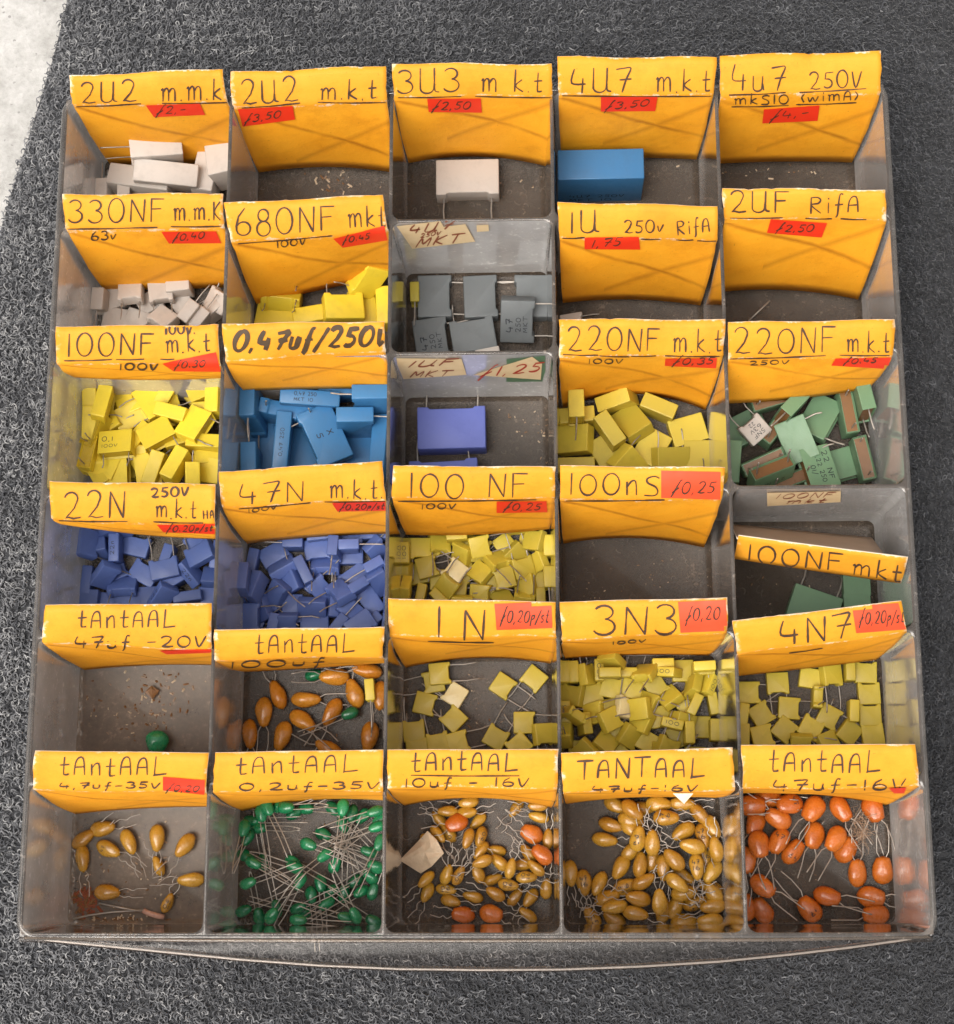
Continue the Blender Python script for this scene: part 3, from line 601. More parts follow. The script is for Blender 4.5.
# the loose card lying askew in the right-hand bin of the fourth row: yellow strip, grey-brown back flap
Z = (720, 470, 4.336)
root_loc = P(820, 560, -1.2); root = empty('label_card', root_loc); inv = Matrix.Translation(-Vector(root_loc))
tag(root, 'yellow strip reading 100NF mkt slipped askew in its bin, grey back showing', 'label card', 'yellow label cards hooked over the bin dividers')
q = [P(738.5, 535.7, .05), P(908, 557.6, .25), P(901, 583.5, -.75), P(733.8, 558.8, -.9)]
def grid(q, nu, nv, bow=0):
    vs, uv = [], []
    for b in range(nv + 1):
        for a in range(nu + 1):
            u, v = a / nu, b / nv; p = q[0].lerp(q[1], u).lerp(q[3].lerp(q[2], u), v); p = p + Vector((0, -.4, .9)) * (bow * math.sin(math.pi * u) + .04 * math.sin(math.pi * v)); vs.append(p); uv.append((u, v * .88))
    n = nu + 1; return vs, [(b * n + a, (b + 1) * n + a, (b + 1) * n + a + 1, b * n + a + 1) for b in range(nv) for a in range(nu)], uv
v, f, uv = grid(q, 12, 6, .04); bvh = BVHTree.FromPolygons([tuple(p) for p in v], f)
o = mesh_obj('card_strip', [inv @ p for p in v], f, [M['card'], M['back'], M['edge']], root, True, None, uv)
md = o.modifiers.new('thickness', 'SOLIDIFY'); md.thickness = .05; md.offset = -1; md.material_offset = 1; md.material_offset_rim = 2
for s, x0, y0, x1, y1, h, wd in [('100NF', 112, 398, 525, 438, 80, 1.7), ('mkt', 570, 452, 785, 482, 72, 1.6)]:
    o = draw_on(bvh, 'handwriting', text_strokes(s, *px(Z, x0, y0), *px(Z, x1, y1), h / Z[2]), wd, M['ink'], root, .022)
    for vv in o.data.vertices: vv.co = inv @ vv.co
q = [P(731.5, 524, -2.6), P(872, 537.5, -2.6), P(884, 554.5, -.12), P(737, 537.5, -.12)]
v, f, uv = grid(q, 12, 6)
o = mesh_obj('back_flap', [inv @ p for p in v], f, [M['back'], M['back'], M['edge']], root, True)
md = o.modifiers.new('thickness', 'SOLIDIFY'); md.thickness = .05; md.offset = -1; md.material_offset_rim = 2

# beige stickers glued to the clear dividers
def wall_bvh(i): y = YS[i] - TW - .03; return BVHTree.FromPolygons([(-16, y, .3), (12, y, .3), (12, y - .06, -4.2), (-16, y - .06, -4.2)], [(0, 1, 2, 3)])
def wall_label(i, Z, quads, texts, mat, lift=.03):
    bv = wall_bvh(i); par = None
    for quad in quads:
        v, f = patch(bv, [px(Z, *q) for q in quad], lift, 6, 4)
        o = mesh_obj('paper_label', v, f, mat, tray); sub(o); par = par or o
    for s, x0, y0, x1, y1, h, wd, m in texts:
        o = draw_on(bv, 'label_writing', text_strokes(s, *px(Z, x0, y0), *px(Z, x1, y1), h / Z[2], .3), wd, M[m], par, .045)
wall_label(1, (385, 205, A5), [[(62, 108), (408, 66), (478, 190), (145, 228)]], [('4U7', 120, 150, 350, 118, 45, 1.3, 'brown_ink'), ('250V', 185, 168, 290, 150, 20, .9, 'brown_ink'), ('MKT', 160, 218, 395, 192, 45, 1.3, 'brown_ink')], M['beige'])
wall_label(1, (385, 205, A5), [[(485, 103), (548, 100), (551, 134), (487, 138)]], [], M['beige'])
wall_label(2, (385, 340, A5), [[(645, 100), (848, 82), (852, 262), (640, 270)]], [], M['green_label'], .012)
wall_label(2, (385, 340, A5), [[(62, 92), (405, 95), (432, 180), (70, 205)], [(466, 181), (780, 84), (832, 122), (825, 206)]], [('1UF', 110, 140, 350, 125, 32, 1.2, 'brown_ink'), ('MKT', 130, 192, 335, 185, 32, 1.1, 'brown_ink'), ('G1,25', 500, 190, 815, 160, 45, 1.3, 'red_ink')], M['beige'])
wall_label(3, (720, 470, 4.336), [[(204, 95), (524, 88), (522, 135), (205, 153)]], [('100NF', 235, 120, 480, 112, 22, .8, 'brown_ink'), ('mkt', 280, 142, 450, 135, 18, .8, 'brown_ink')], M['beige'])
# type: (shape, L, H, T, material, epoxy, lead length, lead style)
TYPES = {
 'WL': ('box', 2.1, 1.25, .75, 'white_box', None, .9, 0), 'WM': ('box', 1.3, 1.7, .85, 'white_box', None, .9, 0), 'WS': ('box', .8, .75, .42, 'white_box', None, .7, 0),
 'XL': ('box', 2.8, 2.0, 1.05, 'sky_box', None, .5, 0), 'YM': ('box', 1.3, .9, .55, 'yellow_box', None, .6, 0),
 'GY': ('box', 1.45, 1.12, .55, 'grey_box', None, .8, 0), 'YL': ('box', 1.1, .82, .46, 'yellow_box', 'epoxy_yellow', .5, 0),
 'BL': ('box', 1.9, 1.18, .5, 'sky_box', None, .75, 0), 'BV': ('box', 2.2, 1.4, .9, 'violet_box', None, 1.0, 0),
 'Y2': ('box', 1.15, .92, .5, 'lemon_box', 'epoxy_yellow', .55, 0), 'GR': ('box', 1.4, 1.0, .45, 'green_box', 'epoxy_brown', .7, 0),
 'BS': ('box', .92, .66, .34, 'blue_box', None, .85, 0), 'YS': ('box', .68, .68, .3, 'lemon_box', None, .92, 0), 'YP': ('box', .68, .68, .3, 'pale_box', None, .92, 0),
 'GL': ('box', 1.55, 1.1, .6, 'green_box', 'epoxy_brown', .7, 0), 'G2': ('box', .85, .75, .4, 'green_box', 'epoxy_brown', .7, 0),
 'TL': ('bead', .53, 1.0, .44, 'ochre_bead', None, .9, 1), 'TS': ('bead', .47, .88, .40, 'mustard_bead', None, .95, 2),
 'TG': ('bead', .36, .58, .32, 'green_bead', None, 1.65, 0), 'TT': ('bead', .36, .68, .31, 'mustard_bead', None, .7, 2),
 'TY': ('bead', .47, .84, .40, 'mustard_bead', None, .7, 2), 'TO': ('bead', .62, .88, .46, 'orange_bead', None, 1.0, 1),
 'TR': ('bead', .54, .76, .42, 'orange_bead', None, .8, 2), 'TB': ('bead', .70, .72, .6, 'green_bead', None, .5, 0),
}
# bins: key -> (row, col, frame, [ (x, y, type, pose, angle, layer) ... ])  frame = (x0, y0, scale) of the pixel notes
I = {}
def B(k, r, c, fr, t, rows):
    out = []
    for q in rows.split(';'):
        w = q.split()
        if not w: continue
        x, y, pose, a, l = float(w[0]), float(w[1]), w[2], float(w[3]), int(w[4])
        out.append((x, y, w[5] if len(w) > 5 else t, pose, a, l))
    I[k] = (r, c, fr, out)
B('2U2 mmk', 0, 0, (60, 50, 5.3), 'WL', '510 530 N 183 2 WM;570 668 D 172 1;440 715 D 170 0;795 625 D 80 0;868 572 N 95 1 WM;235 758 N 90 1 WS;340 758 N 90 1 WS')
B('3U3', 0, 2, (380, 50, 5.3), 'WL', '465 690 F 270 0')
B('4U7', 0, 3, (550, 50, 5.3), 'XL', '265 660 D 0 0')
B('330NF', 1, 0, (50, 190, 5.3), 'WS', '255 590 N 265 1;430 550 F 275 2;345 575 F 200 0;590 545 F 278 2;690 525 D 5 1;705 600 F 30 0;750 655 N 50 2;800 690 N 50 1;900 590 F 60 1;350 690 F 260 0;465 700 F 250 0;530 600 F 120 0;600 690 F 230 1;870 640 N 40 0')
B('680NF', 1, 1, (220, 190, 5.3), 'YM', '320 560 F 272 1;358 530 N 268 2 YS;750 500 N 200 2;640 630 F 95 1;770 630 F 190 0;865 590 D 88 1;300 680 F 80 0;500 670 D 8 0')
B('4U7 MKT', 1, 2, (385, 205, 5.3), 'GY', '265 480 F 0 0;508 478 F 2 0;775 360 F 178 0;705 575 F 0 1;245 700 F 8 1;468 700 F 98 0;545 770 D 0 1 WS;155 450 N 268 1 YS')
B('1U', 1, 3, (550, 190, 5.3), 'WL', '120 720 F 8 0 WS')
B('100NF mkt', 2, 0, (50, 320, 5.3), 'YL', '135 395 D 90 2;205 430 F 350 2;278 450 D 75 3;335 360 F 0 1;470 345 D 0 0;430 510 F 120 1;535 440 F 215 2;780 350 F 205 2;850 480 D 4 1;625 380 D 60 1;120 555 D 88 2;210 590 U 65 2;355 660 F 272 3;570 610 F 300 3;770 560 F 335 3;825 665 D -8 2;470 640 D 50 1;115 720 U 80 2;205 700 F 60 1;120 820 D -60 1;240 795 D -15 1;355 815 F 5 2;525 800 F 10 2;670 775 D 62 3;755 835 N 90 2;845 800 F 80 2;490 715 F 30 1;300 560 F 60 0;600 500 F 10 0;700 700 F 70 0;400 760 F 0 0;800 420 F 40 0;160 500 D 80 1;420 420 F 20 1;560 790 D 70 2;660 500 D -20 2;880 420 D 85 2;160 660 D 75 1;310 760 F 340 2;700 640 D 15 1;440 700 D -15 1;240 520 F 30 1;610 420 F 200 1;860 740 D 5 1')
B('0,47uf', 2, 1, (215, 310, 5.3), 'BL', '185 530 N 270 1;505 478 D -5 2;830 495 N 180 2;700 432 D 4 1;390 555 U -12 1;745 600 N 0 1;275 725 F 0 0;362 705 D 83 1;450 730 F 200 0;580 670 F 205 3;790 745 F 90 0;895 735 D 86 1;140 830 N 92 0')
B('1UF', 2, 2, (385, 340, 5.3), 'BV', '355 480 F 90 0;315 760 F 92 0')
B('220NF yellow', 2, 3, (550, 310, 5.3), 'Y2', '140 508 N 268 2;265 485 N 0 1;120 570 D 5 0;145 680 F 88 1;138 800 D 0 2;555 515 D -28 2;450 600 F 210 1;315 645 D -58 1;405 745 F 48 2;645 765 F 92 1;742 650 F 285 0;810 795 N 92 1;300 760 F 30 0;540 730 F 150 0;770 780 F 0 0')
B('220NF green', 2, 4, (720, 310, 5.02), 'GR', '258 462 U 14 1;110 600 F 115 0;172 600 F 132 2 WS;345 505 N 225 1;285 590 U 50 0;500 545 F 330 1;385 655 F 20 2;490 800 F 195 2;635 525 U 97 1;715 460 N 280 2;212 765 U 20 1;255 825 U 20 2;715 752 U 97 1;605 780 F 285 0;62 780 D 82 0;345 870 U 20 0')
B('22N', 3, 0, (35, 470, 5.02), 'BS', '350 340 D 0 2;270 390 D 88 2;312 385 D 88 1;352 395 D 86 2;312 465 F 5 2;450 390 U -5 1;262 540 D 80 1;240 605 N 182 1;395 572 F 270 3;520 505 F 60 2;600 565 F 305 3;650 425 D 70 1;672 490 F 100 1;800 400 F 200 1;745 500 F 40 1;820 518 F 92 3;855 625 F 10 2;755 630 D 5 1;885 410 D 80 2;575 650 F 0 0;460 650 F 280 1;330 655 F 265 0;700 565 D 30 0;400 470 F 20 0;760 440 F 120 2')
B('47N', 3, 1, (210, 460, 5.02), 'BS', '402 397 N 178 2;295 450 F 300 3;368 540 F 100 2;497 455 F 288 3;535 525 F 272 2;440 545 D 115 1;615 462 N 262 2;692 432 N 0 2;560 390 D 4 1;690 388 D 0 1;820 382 D -4 1;840 440 F 40 2;712 555 F 130 2;818 510 N 220 2;620 592 N 210 3;825 582 N 205 2;757 605 D 20 2;278 592 D 45 2;180 535 D 78 1;215 570 D 85 2;342 650 F 320 1;290 690 F 30 1;215 690 F 358 3;482 667 F 270 2;622 695 F 85 2;690 712 F 45 2;787 665 F 225 3;872 665 D 88 3;755 768 F 300 3;550 780 F 272 3;348 790 F 0 2;222 815 D -50 2;875 535 D 90 2;800 808 D 42 1;310 815 D 70 1;650 815 N 50 1;862 762 D 88 2;190 620 D 90 1;480 600 F 50 0;410 610 F 120 0;560 650 F 40 0;400 730 F 0 0;700 490 F 90 0;580 440 F 0 0')
B('100 NF', 3, 2, (380, 460, 5.02), 'YS', '90 435 D 88 2;180 437 F 285 2;280 415 F 268 2;385 398 D 0 1;465 388 F 20 1;430 405 F 300 0;640 402 F 30 2;695 360 D 2 2;862 412 D 90 2;780 412 F 75 2;742 405 F 80 1;675 467 F 320 2;440 462 F 120 2;235 520 F 20 2;370 520 F 135 3 YP;545 442 U -4 2;600 507 F 200 3;502 542 F 60 1;640 552 F 45 1;715 537 F 110 2;797 520 F 92 3;805 590 F 280 1;867 610 D 90 2;87 567 D 90 2;130 570 D 90 2;142 645 D 90 2;75 650 D 90 1;190 572 F 10 0;300 580 F 0 1;310 628 U 0 2;197 655 D 78 2;405 575 F 80 0;427 648 F 355 2;525 642 F 5 1;632 637 F 210 3;740 605 F 92 1;740 655 F 95 2;680 685 D 60 2;300 685 D -50 1;852 668 D 90 1;560 600 F 40 0;390 645 F 0 0;500 460 F 0 0;240 460 F 40 0')
B('100NF loose', 3, 4, (720, 470, 4.336), 'GL', '405 600 F 70 0;590 498 F 90 0 G2;592 590 F 90 0 G2')
B('tantaal 47uf', 4, 0, (20, 590, 4.77), 'TB', '655 722 F 265 0')
B('100uf', 4, 1, (205, 610, 5.02), 'TL', '365 425 F 112 0;296 512 F 270 0;226 622 F 275 0;388 632 F 255 0;508 450 F 0 0;490 555 F 325 0;638 512 F 240 0;650 335 F 182 0;815 305 F 172 0;750 418 F 108 0;880 430 F 268 0;825 635 F 262 0;622 700 F 150 0;728 520 F 215 1 TG;823 405 N 270 1 YS;545 328 F 20 0 TG')
B('1 N', 4, 2, (380, 590, 5.02), 'YS', '300 395 F 5 1;268 462 F 190 0;372 528 F 150 1 YP;227 572 F 345 0;370 658 F 138 1;170 712 F 95 0;292 768 F 100 0;185 790 F 92 1;392 765 F 15 0;618 482 F 325 0;772 447 F 230 0;582 740 F 60 0;730 672 F 0 0;807 718 F 285 1;700 768 F 130 1')
B('3N3', 4, 3, (550, 590, 5.02), 'YS', '75 405 D 90 1;125 405 D 88 1;190 402 F 110 1;240 392 D 88 1;300 366 D 0 2;302 422 D 0 2;395 400 D 0 1;480 392 U -8 2;555 362 D 0 1;650 368 F 0 0;612 418 D -8 1;770 390 D 2 1;768 412 D 0 0;685 470 D 62 3;785 488 D 36 3;400 488 F 82 2;550 472 F 30 1;602 492 D 40 1;222 510 F 100 2;130 530 F 80 2;300 492 F 80 1;505 552 F 335 3;110 597 U -28 2;240 602 F 15 2;315 602 F 10 1;385 597 F 80 2 YP;560 622 F 10 1;655 615 D -22 2;690 560 F 40 1;722 578 D 60 1;200 655 D 78 2;122 730 U 83 3;77 622 D 90 0;372 690 D -48 2;432 650 D 88 2;470 655 F 85 1;627 668 D -4 2;730 690 N 88 2;792 680 D 86 2;340 712 F 55 1;300 742 D -52 1;215 752 F 320 2;430 742 D 85 1;517 722 F 80 1;482 752 F 60 0;640 732 F 20 0;600 770 F 10 1;702 768 F 350 2;392 788 F 40 1;540 782 F 0 0;848 555 N 92 2;832 700 D 85 1;165 802 F 0 0;250 800 F 30 0')
B('4N7', 4, 4, (725, 590, 4.77), 'YS', '115 490 F 0 0;250 447 F 272 0;410 418 F 80 0;500 402 F 278 1;592 382 D 88 0;682 392 F 88 1;685 495 F 90 0;690 597 F 90 0;710 692 F 95 1;430 505 U 85 0;315 557 F 355 1;182 592 F 30 1;85 592 D 80 0;90 692 D 86 0;185 690 F 12 1;285 668 F 320 0;500 612 F 330 1;415 662 F 60 0;592 680 F 322 1;610 580 D 86 0;495 718 F 20 0;368 722 F 5 0')
B('35V', 5, 0, (10, 740, 4.54), 'TS', '322 450 F 35 0;420 402 F 12 0;330 538 F 278 0;447 495 F 335 0;540 462 F 295 0;668 445 F 272 0;675 572 F 115 0 TT;795 478 F 235 0;822 635 F 182 0;442 692 F 358 0;715 740 F 65 0 TT')
B('0,2uf', 5, 1, (200, 740, 4.89), 'TG', '390 325 F 350 3;300 358 F 288 3;250 395 F 0 1;285 430 F 20 1;235 478 F 270 2;215 565 F 310 1;197 835 F 50 1;290 862 F 100 1;375 825 F 60 2;530 510 F 355 3;612 562 F 225 3;465 622 F 150 2;490 692 F 225 3;545 757 F 320 1;620 800 F 182 2;640 740 F 60 1;717 868 F 115 3;850 888 F 182 2;845 742 F 100 2;835 670 F 110 2;828 547 F 190 2;650 335 F 275 1;745 358 F 262 2;795 372 F 250 1;868 425 F 215 3;505 838 F 200 1;455 595 F 330 1;705 752 F 100 1;790 742 F 215 1;602 460 F 350 0;882 385 F 230 2;590 700 F 290 2;460 360 F 0 1;660 612 F 75 1;700 412 F 285 1;520 335 F 330 1;480 822 F 40 2;310 600 F 60 0;760 690 F 200 0;420 330 F 345 4;260 600 F 290 4;330 330 F 280 4;880 500 F 225 4;860 620 F 150 4;760 860 F 110 4;350 860 F 50 4;480 880 F 20 4;215 430 F 285 4;860 350 F 205 4;700 330 F 285 4;235 700 F 35 4')
B('10uf', 5, 2, (380, 740, 5.02), 'TT', '445 312 F 190 1;340 357 F 180 1;435 365 F 8 1;298 400 F 130 0;385 417 F 200 1 TR;492 407 F 225 0;345 467 F 130 0;290 472 F 310 1;245 510 F 320 1;442 495 F 250 2;505 485 F 255 1;507 555 F 230 1;515 610 F 200 2;582 555 F 170 0;600 615 F 140 1;655 645 F 75 2;492 668 F 110 1;395 680 F 62 1;335 675 F 70 1;232 700 F 225 1;237 765 F 245 0;332 750 F 350 0;355 808 F 345 0;418 878 F 172 0 TR;558 872 F 345 0 TR;467 787 F 165 0;580 772 F 150 1;565 700 F 20 0;645 727 F 350 1;678 790 F 50 0;755 792 F 235 0;742 877 F 145 0;735 690 F 0 1;782 642 F 138 1;745 567 F 130 0;832 577 F 140 1 TR;762 472 F 150 0 TR;843 497 F 85 0;835 747 F 85 0;685 342 F 232 0;795 328 F 185 1;797 387 F 165 0;715 625 F 190 0')
B('TANTAAL', 5, 3, (550, 740, 4.89), 'TY', '322 320 F 330 0;402 343 F 320 2;450 335 F 0 0;532 312 F 355 1;645 312 F 0 1;568 380 F 0 2;298 415 F 345 0;395 392 F 345 1;400 437 F 320 1;430 482 F 80 2;268 487 F 352 0;500 503 F 88 2;400 540 F 40 0;652 447 F 212 1;732 362 F 310 1;697 520 F 168 2;747 470 F 280 1;812 425 F 300 1;817 535 F 100 2;607 585 F 132 2;717 620 F 272 2;815 642 F 235 1;440 610 F 82 1;502 592 F 85 0;552 625 F 272 1;345 622 F 240 0;455 692 F 28 1;367 717 F 20 0;622 700 F 320 2;655 748 F 10 1;240 702 F 245 0;165 697 F 275 0;100 652 F 272 0;280 772 F 20 0;315 815 F 190 1;432 775 F 168 1;418 848 F 348 1;315 878 F 142 0;207 873 F 122 0;535 792 F 90 2;552 835 F 80 0;612 815 F 60 0;710 797 F 20 0;802 812 F 188 1;782 882 F 182 1;655 887 F 5 0;795 722 F 160 0;822 752 F 120 1;645 665 F 330 0;755 565 F 280 0')
B('orange', 5, 4, (730, 740, 4.54), 'TO', '100 298 F 0 1;172 262 F 350 0;270 290 F 188 1;220 358 F 150 1;378 312 F 235 1;502 312 F 300 1;648 312 F 288 1;115 378 F 250 0;130 472 F 280 1;222 458 F 238 1;382 432 F 255 0;480 447 F 235 1;525 498 F 60 0;285 508 F 50 0;73 545 F 265 0;577 605 F 88 0;693 592 F 90 0;147 662 F 322 1;72 760 F 100 0;147 775 F 118 0;362 768 F 132 0;440 708 F 345 0;640 712 F 350 0;662 792 F 178 0')
